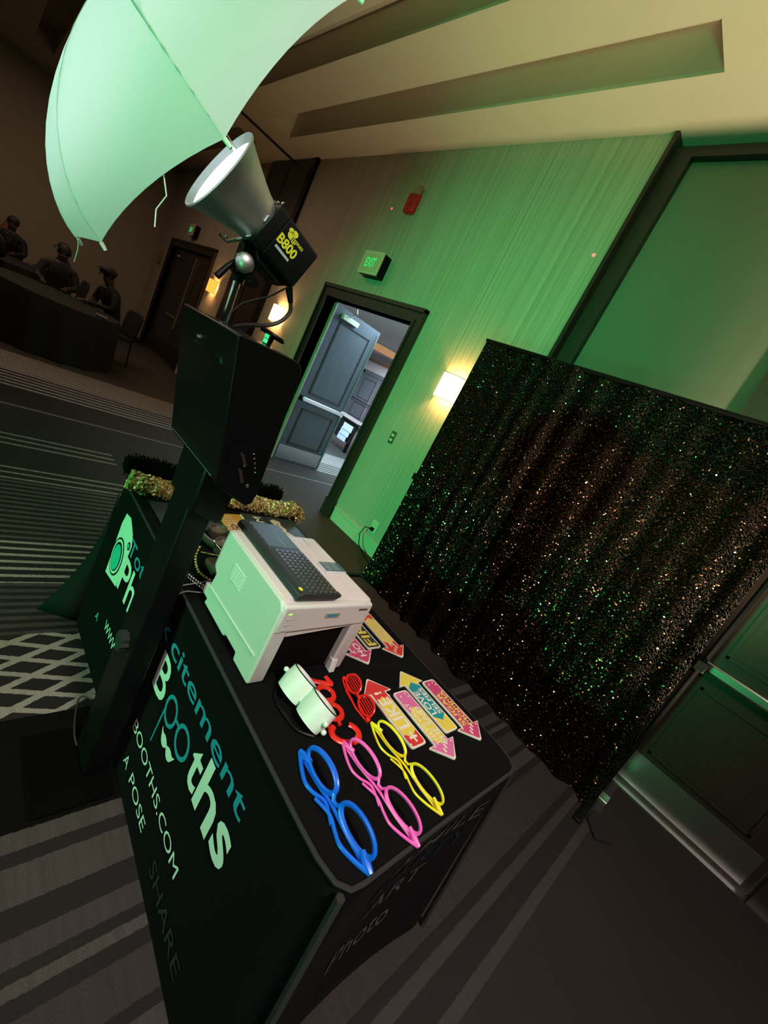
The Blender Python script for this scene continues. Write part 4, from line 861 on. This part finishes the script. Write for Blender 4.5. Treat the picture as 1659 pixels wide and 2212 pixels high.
# second cluster, partly behind the printer
arrow_sign('pink arrow board reading hot, partly behind the printer', (-0.812, 1.118, TZ + 0.001), 0.0, PROSE, [('A', -0.080, 0.018, 0.018, 0.016, BOARD), ('HOT', -0.095, -0.020, 0.095, 0.030, BOARD)], None, (0, 0), [(0.09, 0.04, 0.006, 0.006), (0.10, -0.03, 0.006, 0.006), (0.07, 0.03, 0.01, 0.004)], flip=True)
arrow_sign('black board with jagged yellow letters between the two arrow boards behind the printer', (-0.878, 1.208, TZ + 0.001), 0.0, PBLK, [('FIRE', -0.118, -0.022, 0.16, 0.044, PYEL)], None, (0, 0), None, flip=True, head=False, L=0.26, hb=0.037)
arrow_sign('red arrow board with a yellow band pointing out from behind the printer', (-0.812, 1.308, TZ + 0.001), 0.0, PRED, [('2', -0.072, -0.012, 0.022, 0.026, BOARD), ('COOL 4', -0.043, 0.004, 0.125, 0.022, PCREAM), ('SCHOOL', -0.043, -0.024, 0.135, 0.022, PCREAM)], PYEL, (-0.62, 0.30), HM + TM[:1], flip=True)

# ================================================================ NOVELTY GLASSES
def big_glasses(label, m, loc, rz, s=1.0, rt=0.0042, rim_h=0.058, lean=0.35):
    t = thing('novelty_glasses', label, 'glasses', loc, 'oversized party glasses', (0, 0, rz))
    W_ = 0.137 * s; br = 0.012 * s
    def P(x, z): return (x, 0.0 + z * math.sin(lean), rt + z * math.cos(lean))
    for sg in (-1, 1):
        pts = []
        for i in range(28):
            a = 2 * PI * i / 28; cx = (W_ + br) / 2 - 0.004; rx = (W_ - br) / 2 - 0.007
            zx = 0.5 * rim_h * (1 - math.cos(a + PI)) if False else None
            x = cx + rx * math.cos(a); z = rim_h * 0.5 * (1 + math.sin(a)) ** 1.0
            if math.sin(a) < 0: z = rim_h * 0.5 * (1 + math.sin(a) * 0.92)
            pts.append(P(sg * x, z))
        obj('rim', MB().tube(pts, rt, 8, closed=True, flat=1.25), m, t, smooth=True, local=True)
        # upswept corner
        obj('corner', MB().tube([P(sg * (W_ - 0.034), 0.012), P(sg * (W_ - 0.014), 0.006), P(sg * (W_ + 0.006), 0.002)], [rt * 1.2, rt * 1.9, rt * 1.3], 8), m, t, smooth=True, local=True)
        y2 = -0.008 - (0.006 if sg > 0 else 0)
        tp = smooth_path([(sg * (W_ + 0.004), 0.0, rt + 0.001), (sg * (W_ - 0.03), -0.016, rt), (sg * (W_ - 0.065), -0.027, rt), (sg * 0.045, -0.022, rt), (sg * 0.012, y2 - 0.002, rt + 0.004), (-sg * 0.03, y2 - 0.014, rt + (0.004 if sg > 0 else 0))], 5)
        obj('temple', MB().tube(tp, [rt * (1.0 - 0.25 * i / len(tp)) for i in range(len(tp))], 8), m, t, smooth=True, local=True)
    obj('brow_bar', MB().tube([P(-W_, 0.0), P(-W_ * .5, -0.0005), P(0, 0.004), P(W_ * .5, -0.0005), P(W_, 0.0)], rt * 0.95, 8), m, t, smooth=True, local=True)
    obj('bridge', MB().tube([P(-0.016, 0.024), P(-0.006, 0.012), P(0.006, 0.012), P(0.016, 0.024)], rt, 8), m, t, smooth=True, local=True)
    return t
big_glasses('thick blue oversized glasses near the front table edge', BLUE, (-0.325, 0.690, TZ), 0.0, 1.0, 0.0052, 0.050)
big_glasses('pink oversized glasses between the blue and yellow pairs', PINK, (-0.312, 0.828, TZ), 0.06, 1.0, 0.0038, 0.045)
big_glasses('yellow oversized glasses beside the arrow boards', YELLOW, (-0.335, 0.955, TZ), 0.03, 1.0, 0.0034, 0.041)
# white goggle glasses
wg = thing('goggle_glasses', 'chunky white goggle glasses with black strap beside the printer', 'glasses', (-0.582, 0.765, TZ + 0.042), None, (math.radians(56), 0, 0.05))
for sg in (-1, 1):
    cx = sg * 0.047; N = 32; oc = []; v = []
    prof = ((0.92, -0.034, 0.90), (1.04, 0.0, 1.0), (1.0, 0.030, 1.0), (0.90, 0.032, 0.9), (0.86, 0.020, 0.86))
    for (q, y, _) in prof:
        for i in range(N):
            a = 2 * PI * i / N; v.append((cx + 0.048 * q * math.cos(a), y, 0.034 * q * math.sin(a)))
    mb = MB(); mb.add(v, [(i * N + j, i * N + (j + 1) % N, (i + 1) * N + (j + 1) % N, (i + 1) * N + j) for i in range(len(prof) - 1) for j in range(N)])
    obj('cup', mb, WHITEP, wg, smooth=True, local=True)
    obj('rim', MB().tube([(cx + 0.0475 * math.cos(2 * PI * i / N), 0.031, 0.0335 * math.sin(2 * PI * i / N)) for i in range(N)], 0.0016, 6, closed=True), BLACKM, wg, local=True)
    mb = MB(); mb.add([(cx + 0.042 * math.cos(2 * PI * i / N), 0.024, 0.030 * math.sin(2 * PI * i / N)) for i in range(N)], [tuple(range(N))]); obj('lens', mb, LENSM, wg, local=True)
    for z in (-0.012, 0.016): obj('knob', MB().sphere((sg * 0.097, -0.018 + (0.02 if z > 0 else 0), z), 0.0075, 10, 8), WHITEP, wg, smooth=True, local=True)
    obj('temple', MB().tube(smooth_path([(sg * 0.09, -0.040, 0.0), (sg * 0.05, -0.060, 0.026), (-sg * 0.03, -0.063, 0.030 + 0.003 * sg)], 5), 0.003, 6, flat=1.3), BLACKM, wg, local=True)
obj('nose_bridge', MB().box(-0.008, 0.008, -0.02, 0.026, -0.012, 0.014), WHITEP, wg, local=True, bevel=0.004)
# red glasses spelling COOL
cg = thing('cool_glasses', 'red plastic glasses spelling cool, lying by the goggles', 'glasses', (-0.565, 0.86, TZ), None, (0, 0, PI - 0.22))
zz = 0.006
for cx in (-0.022, 0.042):
    obj('letter_o', MB().tube([(cx + 0.026 * math.cos(2 * PI * i / 28), 0.002 + 0.026 * math.sin(2 * PI * i / 28), zz) for i in range(28)], 0.0085, 8, closed=True, flat=0.55, up=(0, 0, 1)), RED, cg, smooth=True, local=True)
obj('letter_c', MB().tube([(-0.092 + 0.030 * math.cos(a), -0.006 + 0.042 * math.sin(a), zz) for a in [0.75 + (2 * PI - 1.3) * i / 24 for i in range(25)]], 0.0095, 8, flat=0.5, up=(0, 0, 1)), RED, cg, smooth=True, local=True)
obj('letter_l', MB().tube(smooth_path([(0.078, -0.036, zz), (0.084, 0.0, zz), (0.098, 0.045, zz)], 4), 0.009, 8, flat=0.5, up=(0, 0, 1)), RED, cg, smooth=True, local=True)
obj('letter_foot', MB().tube([(0.078, -0.036, zz), (0.108, -0.024, zz)], 0.008, 8, flat=0.5, up=(0, 0, 1)), RED, cg, smooth=True, local=True)
for x0, x1 in ((-0.062, -0.045), (0.002, 0.018), (0.066, 0.082)): obj('link', MB().box(x0 - 0.006, x1 + 0.006, -0.004, 0.006, 0.003, 0.009), RED, cg, local=True)
obj('temple', MB().tube(smooth_path([(-0.098, 0.03, 0.006), (-0.03, 0.045, 0.004), (0.06, 0.03, 0.004)], 4), 0.0035, 6), RED, cg, smooth=True, local=True)
# red shutter shades
sg_ = thing('shutter_shades', 'red slatted shutter shades next to the cool glasses', 'glasses', (-0.565, 0.952, TZ), None, (0.0, 0, -0.16))
for sg in (-1, 1):
    cx = sg * 0.042
    def SP(x, z): return (cx + x, z * 0.55, 0.006 + z * 0.8)
    ol = [SP(0.036 * math.cos(a) * (1 if math.sin(a) < 0 else 0.92), 0.022 + 0.022 * math.sin(a)) for a in [2 * PI * i / 26 for i in range(26)]]
    obj('rim', MB().tube(ol, 0.0036, 6, closed=True), RED, sg_, smooth=True, local=True)
    for k in range(6):
        z = 0.005 + 0.0068 * k; hw_ = 0.036 * math.sqrt(max(0.05, 1 - ((z - 0.022) / 0.022) ** 2)); obj('slat', MB().tube([SP(-hw_, z), SP(hw_, z)], 0.0019, 5), RED, sg_, local=True)
    obj('hinge', MB().box(sg * 0.078 - 0.006, sg * 0.078 + 0.006, -0.004, 0.01, 0.001, 0.014), RED, sg_, local=True, bevel=0.003)
    obj('temple', MB().tube([(sg * 0.08, 0.0, 0.004), (sg * 0.03, -0.012, 0.004), (-sg * 0.04, -0.010, 0.004 + (0.004 if sg > 0 else 0))], 0.003, 6), RED, sg_, local=True)
obj('bridge', MB().box(-0.012, 0.012, 0.004, 0.012, 0.012, 0.022), RED, sg_, local=True, bevel=0.003)

# ================================================================ PROPS AT THE FAR END OF THE TABLE
def garland(name, label, cat, path, r, n, m, size, stuff, parent_loc, spike=0.0, core=None):
    t = thing(name, label, cat, parent_loc)
    P = [Vector(p) for p in path]
    obj('core', MB().tube(P, r * 0.80, 10), core or FEATH, t, smooth=True)
    mb = MB()
    for k in range(n):
        u = random.random() * (len(P) - 1); i = min(int(u), len(P) - 2); c = P[i].lerp(P[i + 1], u - i); tdir = (P[i + 1] - P[i]).normalized()
        d = Vector((random.gauss(0, 1), random.gauss(0, 1), random.gauss(0, 1))); d -= tdir * d.dot(tdir); d.normalize()
        q = c + d * r * random.uniform(0.75, 1.05)
        nrm_ = (d + Vector((random.gauss(0, .5), random.gauss(0, .5), random.gauss(0, .5)))).normalized(); a = nrm_.orthogonal().normalized(); b = nrm_.cross(a)
        if spike:
            e = d * spike * random.uniform(.5, 1.2) + Vector((random.gauss(0, .4), random.gauss(0, .4), random.gauss(0, .4))) * spike
            mb.add([q - a * size, q + a * size, q + e], [(0, 1, 2)])
        else:
            mb.add([q + a * size * math.cos(x) + b * size * math.sin(x) for x in [PI / 3 * j for j in range(6)]], [tuple(range(6))])
    o = obj(stuff, mb, m, t); o['kind'] = 'stuff'
    return t
gy = [0.585 + (1.485 - 0.585) * i / 14 for i in range(15)]
garland('sequin_garland', 'gold sequin garland laid across the far table end', 'garland', [(-1.795 + 0.012 * math.sin(y * 20), y, TZ + 0.045 + 0.008 * math.sin(y * 14) - (0.05 if y > 1.44 else 0)) for y in gy], 0.042, 5200, GOLDS, 0.0065, 'sequins', (-1.80, 1.0, TZ), core=mat('gold lining', (0.30, 0.22, 0.06), 0.6))
garland('feather_boa', 'black feather boa along the far table edge behind the gold garland', 'boa', [(-1.93 + 0.015 * math.sin(y * 17), y, TZ + 0.055 + 0.01 * math.sin(y * 11)) for y in [0.60 + (1.40 - 0.60) * i / 12 for i in range(13)]], 0.045, 2600, FEATH, 0.004, 'feathers', (-1.93, 1.0, TZ), spike=0.014)
def card(name, label, pts, m, th=0.004, z=TZ + 0.001):
    t = thing(name, label, 'prop card', (pts[0][0], pts[0][1], z)); obj('board', poly(pts, XY, z, z + th), m, t); return t
cN = card('prop_card', 'dark navy card on the table under the gold garland', [(-1.73, 0.66), (-1.52, 0.66), (-1.52, 0.90), (-1.73, 0.90)], NAVY)
cA = card('prop_card', 'orange prop card with black letters behind the printer', [(-1.70, 0.945), (-1.55, 0.945), (-1.50, 1.075), (-1.72, 1.075)], PORG)
lettering('lettering', 'GO', (-1.60, 1.03, TZ + 0.0055), (-0.2, -1, 0), (1, -0.2, 0), 0.05, 0.06, INKK, cA, bold=0.02)
for k in range(5): obj('printed_line', MB().box(-1.685 + 0.022 * k, -1.680 + 0.022 * k, 0.955, 1.02, TZ + 0.005, TZ + 0.0054), PCREAM, cA)
obj('white_edge', MB().box(-1.72, -1.48, 1.077, 1.083, TZ + 0.001, TZ + 0.007), BOARD, cA)
cB = card('prop_card', 'black prop card with white letters and a gold mark behind the keyboard', [(-1.745, 1.09), (-1.45, 1.09), (-1.45, 1.215), (-1.745, 1.215)], PBLK)
lettering('lettering', 'ING M', (-1.50, 1.19, TZ + 0.0055), (-1, 0, 0), (0, -1, 0), 0.22, 0.045, BOARD, cB, bold=0.02)
lettering('lettering', 'vegas', (-1.54, 1.13, TZ + 0.0055), (-1, 0, 0), (0, -1, 0), 0.12, 0.025, GOLDM, cB, bold=0.02)
cC = card('prop_card', 'black prop card with a cream cut-out picture at the rear table corner', [(-1.745, 1.225), (-1.42, 1.225), (-1.42, 1.395), (-1.745, 1.395)], PBLK)
pic = [(-1.72, 1.265), (-1.70, 1.30), (-1.66, 1.285), (-1.62, 1.30), (-1.60, 1.285), (-1.57, 1.31), (-1.53, 1.315), (-1.53, 1.255), (-1.50, 1.245), (-1.50, 1.235), (-1.56, 1.24), (-1.60, 1.25), (-1.66, 1.245), (-1.70, 1.24)]
obj('cut_out', poly([(x, y) for x, y in pic], XY, TZ + 0.005, TZ + 0.0058), PCREAM, cC)
for k in range(4): obj('cut_out_dot', MB().sphere((-1.67 + 0.045 * k, 1.268, TZ + 0.006), 0.006, 8, 4, sc=(1, 1, .2)), PRED, cC)
obj('edge_rail', MB().box(-1.745, -1.42, 1.395, 1.402, TZ + 0.001, TZ + 0.008), FLAPM, cC)
# dark party mask with a silver lens
ms = thing('party_mask', 'dark brown goggle mask with a silver lens behind the printer', 'mask', (-1.42, 0.86, TZ))
obj('band', MB().tube(smooth_path([(-1.52, 0.80, TZ + 0.03), (-1.45, 0.775, TZ + 0.03), (-1.36, 0.80, TZ + 0.03), (-1.32, 0.87, TZ + 0.03)], 5), 0.012, 8, flat=2.6), BROWNL, ms, smooth=True)
for x, y in ((-1.47, 0.86), (-1.36, 0.84)):
    obj('lens_cup', MB().lathe([(0.030, 0), (0.040, 0.03), (0.036, 0.05), (0.030, 0.05), (0.028, 0.04)], (x, y, TZ + 0.002), (0.1, -0.15, 1), 20), BROWNL, ms, smooth=True)
    obj('lens', MB().lathe([(0.0, 0.04), (0.029, 0.041)], (x, y, TZ + 0.002), (0.1, -0.15, 1), 20), STEEL, ms)
obj('wire_edge', MB().tube(smooth_path([(-1.36, 0.79, TZ + 0.05), (-1.30, 0.80, TZ + 0.045), (-1.26, 0.86, TZ + 0.04)], 5), 0.003, 6), GOLDM, ms, smooth=True)
def beads(name, label, path, r, m, cat='jewellery'):
    t = thing(name, label, cat, tuple(path[0])); P = smooth_path(path, 8); first = None; acc = 0; last = P[0]
    obj('string', MB().tube(P, r * 0.35, 5), m, t)
    pts = [P[0]]
    for p in P[1:]:
        while (p - pts[-1]).length >= 2.1 * r: pts.append(pts[-1] + (p - pts[-1]).normalized() * 2.1 * r)
    for p in pts:
        if first is None: first = obj('bead', MB().sphere((0, 0, 0), r, 8, 6), m, t, smooth=True, local=True); first.location = Vector(p) - t.location
        else: dup(first, t, Vector(p) - t.location)
    return t
beads('bead_string', 'string of gold beads curling beside the printer', [(-1.30, 0.715, TZ + 0.05), (-1.27, 0.70, TZ + 0.02), (-1.20, 0.695, TZ + 0.007), (-1.15, 0.725, TZ + 0.007), (-1.13, 0.78, TZ + 0.007)], 0.006, GOLDM)
beads('bead_string', 'gold clasp beads lying over the dark pouch', [(-1.30, 0.73, TZ + 0.03), (-1.27, 0.80, TZ + 0.035), (-1.24, 0.85, TZ + 0.04)], 0.004, GOLDM)
for k, (dz, lab) in enumerate(((0.0, 'lower rhinestone bracelet row at the table edge'), (0.011, 'upper rhinestone bracelet row at the table edge'))):
    beads('rhinestone_band', lab, [(-1.19, 0.640, TZ + 0.006 + dz), (-1.15, 0.655, TZ + 0.006 + dz), (-1.11, 0.675, TZ + 0.006 + dz), (-1.075, 0.70, TZ + 0.006 + dz)], 0.005, SILV)
bl = thing('blue_gem', 'blue glass gem beside the beads at the table edge', 'gem', (-1.235, 0.66, TZ)); obj('stone', MB().lathe([(0, 0), (0.010, 0.004), (0.012, 0.010), (0.006, 0.015), (0, 0.015)], (-1.235, 0.66, TZ + 0.001), (0, 0, 1), 8), mat('blue glass', (0.02, 0.2, 0.45), 0.1), bl)
obj('setting', MB().lathe([(0.013, 0), (0.013, 0.004), (0.0, 0.004)], (-1.235, 0.66, TZ), (0, 0, 1), 12), SILV, bl)
po_ = thing('dark_pouch', 'dark brown fabric pouch lying behind the printer', 'pouch', (-1.22, 0.78, TZ))
obj('pouch', MB().prism(rrect(-1.29, -1.09, 0.735, 0.86, 0.03), XY, TZ + 0.001, TZ + 0.022), BROWNL, po_, bevel=0.008); obj('flap', MB().prism(rrect(-1.28, -1.10, 0.80, 0.862, 0.02), XY, TZ + 0.022, TZ + 0.027), BROWNL, po_, bevel=0.003)

# ================================================================ GUESTS AT THE FAR TABLES
def skin_mesh(joints, edges, radii, sub=2):
    me = bpy.data.meshes.new('b'); me.from_pydata(joints, edges, []); o = bpy.data.objects.new('b', me); COL.objects.link(o)
    s = o.modifiers.new('s', 'SKIN'); s.use_smooth_shade = True
    for i, r in enumerate(radii):
        rr_ = r if isinstance(r, tuple) else (r, r); me.skin_vertices[0].data[i].radius = rr_
    me.skin_vertices[0].data[0].use_root = True
    ss = o.modifiers.new('d', 'SUBSURF'); ss.levels = sub; ss.render_levels = sub
    dg = bpy.context.evaluated_depsgraph_get(); ev = o.evaluated_get(dg); m2 = bpy.data.meshes.new_from_object(ev)
    bpy.data.objects.remove(o); return m2
def person(label, loc, rz, hairm=HAIR, coat=SUIT, hat=False, shirt=True, lean=0.08, arms=((0.28, 0.36, 0.80), (0.22, 0.34, 0.80)), turn=0.0, grp='guests seated at the round tables'):
    """seated figure facing local -y, hips at 0.50 m"""
    J = [(0, 0, 0.50), (0, 0.0, 0.66), (0, -lean * 0.5, 0.88), (0, -lean, 1.05), (0, -lean * 1.1, 1.13), (0, -lean * 1.3, 1.20), (0, -lean * 1.6 - 0.015, 1.28)]
    E_ = [(0, 1), (1, 2), (2, 3), (3, 4), (4, 5), (5, 6)]
    Rr = [(0.16, 0.12), (0.15, 0.11), (0.165, 0.115), (0.14, 0.09), (0.055, 0.055), (0.068, 0.08), (0.072, 0.09)]
    for sg, (ax_, ay_, az_) in zip((-1, 1), arms):
        b = len(J)
        J += [(sg * 0.19, -lean, 1.03), (sg * 0.25, -0.12 - lean * .5, 0.82), (sg * ax_ * 0.6, -ay_, az_ - 0.015), (sg * ax_ * 0.5, -ay_ - 0.08, az_ - 0.02)]
        E_ += [(3, b), (b, b + 1), (b + 1, b + 2), (b + 2, b + 3)]; Rr += [0.075, 0.052, 0.036, (0.042, 0.022)]
        b = len(J)
        J += [(sg * 0.11, -0.06, 0.50), (sg * 0.13, -0.46, 0.50), (sg * 0.13, -0.44, 0.10), (sg * 0.13, -0.56, 0.05)]
        E_ += [(0, b), (b, b + 1), (b + 1, b + 2), (b + 2, b + 3)]; Rr += [0.09, 0.065, 0.045, 0.04]
    me = skin_mesh(J, E_, Rr)
    me.materials.clear(); me.materials.append(coat); me.materials.append(SKIN)
    hands = [Vector(J[10]), Vector(J[18])]
    for p in me.polygons:
        c = p.center; sk = (c.z > 1.115 and abs(c.x) < 0.13) or any((c - h).length < 0.07 for h in hands)
        p.material_index = 1 if sk else 0; p.use_smooth = True
    t = thing('person', label, 'person', loc, grp, (0, 0, rz))
    bo = bpy.data.objects.new('body', me); COL.objects.link(bo); bo.parent = t
    hc = Vector((0, -lean * 1.6 - 0.015, 1.27))
    hm = MB(); hm.sphere((hc.x, hc.y + 0.030, hc.z + 0.032), 0.094, 14, 10, sc=(0.94, 0.96, 0.92))
    obj('hair', hm, hairm, t, smooth=True, local=True)
    obj('nose', MB().sphere((0, hc.y - 0.098, hc.z - 0.012), 0.016, 8, 6, sc=(0.8, 1, 1.3)), SKIN, t, smooth=True, local=True)
    for sg in (-1, 1):
        obj('eye', MB().sphere((sg * 0.03, hc.y - 0.082, hc.z + 0.012), 0.010, 8, 6), HAIR, t, local=True); obj('ear', MB().sphere((sg * 0.082, hc.y + 0.005, hc.z), 0.022, 8, 6, sc=(0.4, 0.8, 1.2)), SKIN, t, smooth=True, local=True)
        hd = Vector(J[10] if sg < 0 else J[18])
        for f in range(5):
            dx = (-0.028 + 0.014 * f); ln = (0.055, 0.07, 0.075, 0.068, 0.05)[f]
            obj('finger', MB().tube([hd + Vector((dx, -0.01, 0.0)), hd + Vector((dx * 1.15, -0.01 - ln * .55, 0.006)), hd + Vector((dx * 1.2, -0.01 - ln, -0.01))], [0.009, 0.0085, 0.006], 6), SKIN, t, smooth=True, local=True)
    obj('mouth', MB().sphere((0, hc.y - 0.083, hc.z - 0.045), 0.016, 8, 4, sc=(1, 0.35, 0.25)), HAIR, t, local=True)
    if shirt:
        obj('collar', MB().tube([(0.075 * math.cos(a), -lean * 1.15 + 0.068 * math.sin(a), 1.105 + 0.018 * math.sin(a)) for a in [2 * PI * i / 18 for i in range(18)]], 0.014, 6, closed=True), SHIRT, t, smooth=True, local=True)
        mb = MB(); mb.add([(-0.05, -lean - 0.085, 1.08), (0.05, -lean - 0.085, 1.08), (0.0, -lean * .6 - 0.128, 0.90)], [(0, 1, 2)]); so_ = obj('shirt_front', mb, SHIRT, t, local=True); so_.modifiers.new('s', 'SOLIDIFY').thickness = 0.01
        mb = MB(); mb.prism([(-0.015, 1.07), (0.015, 1.07), (0.022, 0.93), (0, 0.90), (-0.022, 0.93)], lambda u, v, h: (u, -lean * .8 - 0.115 - h, v), 0.0, 0.012); obj('tie', mb, HAIR, t, local=True)
    if hat:
        obj('cap', MB().sphere((hc.x, hc.y + 0.012, hc.z + 0.06), 0.118, 16, 10, sc=(0.95, 1.08, 0.62)), HAIR, t, smooth=True, local=True)
        mb = MB(); mb.prism([(0.085 * math.cos(a), hc.y - 0.05 - 0.10 * math.sin(a)) for a in [PI * i / 12 for i in range(13)]], lambda u, v, h: (u, v, hc.z + 0.065 - 0.12 * (hc.y - 0.06 - v) + h), 0, 0.01); obj('cap_brim', mb, HAIR, t, smooth=True, local=True)
    return t
def chair(label, loc, rz):
    t = thing('banquet_chair', label, 'chair', loc, 'banquet chairs', (0, 0, rz))
    obj('seat', MB().prism(rrect(-0.22, 0.22, -0.24, 0.2, 0.04), XY, 0.42, 0.48), CHAIRM, t, local=True, bevel=0.012)
    bk_ = MB(); bk_.prism([(-0.21, 0.50), (0.21, 0.50), (0.21, 0.84), (0.15, 0.92), (-0.15, 0.92), (-0.21, 0.84)], lambda u, v, h: (u, 0.19 + h + 0.10 * (v - 0.5), v), 0, 0.045); obj('backrest', bk_, CHAIRM, t, local=True, bevel=0.012)
    for sx in (-0.19, 0.19):
        obj('leg', MB().tube([(sx, -0.2, 0.42), (sx, -0.22, 0)], 0.012, 8), BLACKM, t, local=True); obj('leg', MB().tube([(sx, 0.25, 0.84), (sx, 0.19, 0.44), (sx, 0.22, 0)], 0.012, 8), BLACKM, t, local=True)
    return t
def round_table(label, cx, cy, r=0.82):
    t = thing('round_table', label, 'table', (cx, cy, 0), 'round banquet tables')
    obj('table_top', MB().lathe([(0, 0.70), (r, 0.70), (r, 0.735), (0, 0.735)], (cx, cy, 0), (0, 0, 1), 48), WOOD, t)
    obj('stem', MB().lathe([(0.3, 0.0), (0.3, 0.03), (0.05, 0.05), (0.05, 0.70)], (cx, cy, 0), (0, 0, 1), 20), BLACKM, t)
    N = 96; v = [(cx, cy, 0.742)]
    for (q, z, w) in ((0.95, 0.742, 0), (1.0, 0.740, 0), (1.012, 0.72, 0.0), (1.02, 0.45, 0.03), (1.03, 0.012, 0.05)):
        for i in range(N):
            a = 2 * PI * i / N; k = q + w * math.sin(14 * a); v.append((cx + r * k * math.cos(a), cy + r * k * math.sin(a), z))
    mb = MB(); mb.add(v, [(0, 1 + i, 1 + (i + 1) % N) for i in range(N)] + [(1 + k * N + i, 1 + (k + 1) * N + i, 1 + (k + 1) * N + (i + 1) % N, 1 + k * N + (i + 1) % N) for k in range(4) for i in range(N)])
    cl = obj('tablecloth', mb, CLOTHD, smooth=True); tag(cl, label.replace('round table', 'floor-length cloth on the round table'), 'tablecloth', 'charcoal tablecloths')
    return t
round_table('dark round table in front of the guest in the flat cap', -7.95, 0.95, 0.78)
round_table('dark round table behind, at the left edge of the picture', -10.4, 0.25, 0.80)
person('guest in a dark suit, white collar and flat cap facing left at the table', (-8.62, 1.78, 0), 0.35, hat=True, lean=0.16, arms=((0.16, 0.32, 0.80), (0.10, 0.44, 0.80)))
chair('banquet chair under the guest in the flat cap', (-8.62, 1.86, 0), 0.35)
person('dark haired guest seated left of the flat cap guest, seen from behind', (-9.15, 1.05, 0), 1.45, shirt=False, coat=GREYC)
chair('banquet chair under the guest left of the flat cap', (-9.22, 1.06, 0), 1.45)
person('guest in dark clothes at the rear table, second from the left edge', (-10.55, 1.30, 0), 0.1, coat=SUIT, shirt=True)
chair('banquet chair at the rear table, second from the left edge', (-10.55, 1.38, 0), 0.1)
person('dark clothed guest with bare head nearest the left edge at the rear table', (-9.35, 0.15, 0), -1.65, coat=GREYC, shirt=False)
chair('banquet chair at the rear table nearest the left edge', (-9.28, 0.15, 0), -1.65)
person('guest in black farthest back, left of the rear table', (-11.5, 0.55, 0), 1.4, shirt=True)
chair('banquet chair farthest back, left of the rear table', (-11.58, 0.55, 0), 1.4)
nk = thing('folded_napkin', 'crumpled pale napkin on the table by the flat cap guest', 'napkin', (-7.42, 1.40, 0.742))
for k in range(4): obj('fold', MB().sphere((-7.44 + 0.03 * (k % 2), 1.36 + 0.03 * k, 0.765), 0.028, 8, 6, sc=(1, 1, 0.7)), SHIRT, nk, smooth=True)
cp = thing('candle_centrepiece', 'brown centrepiece with small candle lights at the far left', 'centrepiece', (-10.2, 0.38, 0.742))
ctr = Vector((-12.5, 0.52, 0)); cp.location = (-12.5, 0.52, 0)
obj('stand', MB().lathe([(0.25, 0), (0.25, 0.02), (0.03, 0.05), (0.03, 0.86), (0.2, 0.88), (0.2, 0.90), (0, 0.90)], ctr, (0, 0, 1), 20), BLACKM, cp)
obj('cone', MB().lathe([(0.19, 0.96), (0.10, 1.10), (0.03, 1.25), (0, 1.26)], ctr, (0, 0, 1), 16), mat('brown feathers', (0.16, 0.05, 0.02), 0.8), cp, smooth=True)
CAND = mat('candle glow', (1, 0.8, 0.5), 0.5, emit=(1.0, 0.78, 0.45), estr=1.6)
for k, (dy, dz, w) in enumerate(((-0.12, 0.97, 0.05), (0.0, 0.955, 0.06), (0.11, 0.92, 0.05), (-0.04, 0.86, 0.06), (0.03, 0.80, 0.04))):
    obj('candle', MB().lathe([(0, 0), (w * .6, 0), (w * .6, 0.035), (0, 0.035)], ctr + Vector((0.2, dy, dz)), (0, 0, 1), 10), CAND, cp)
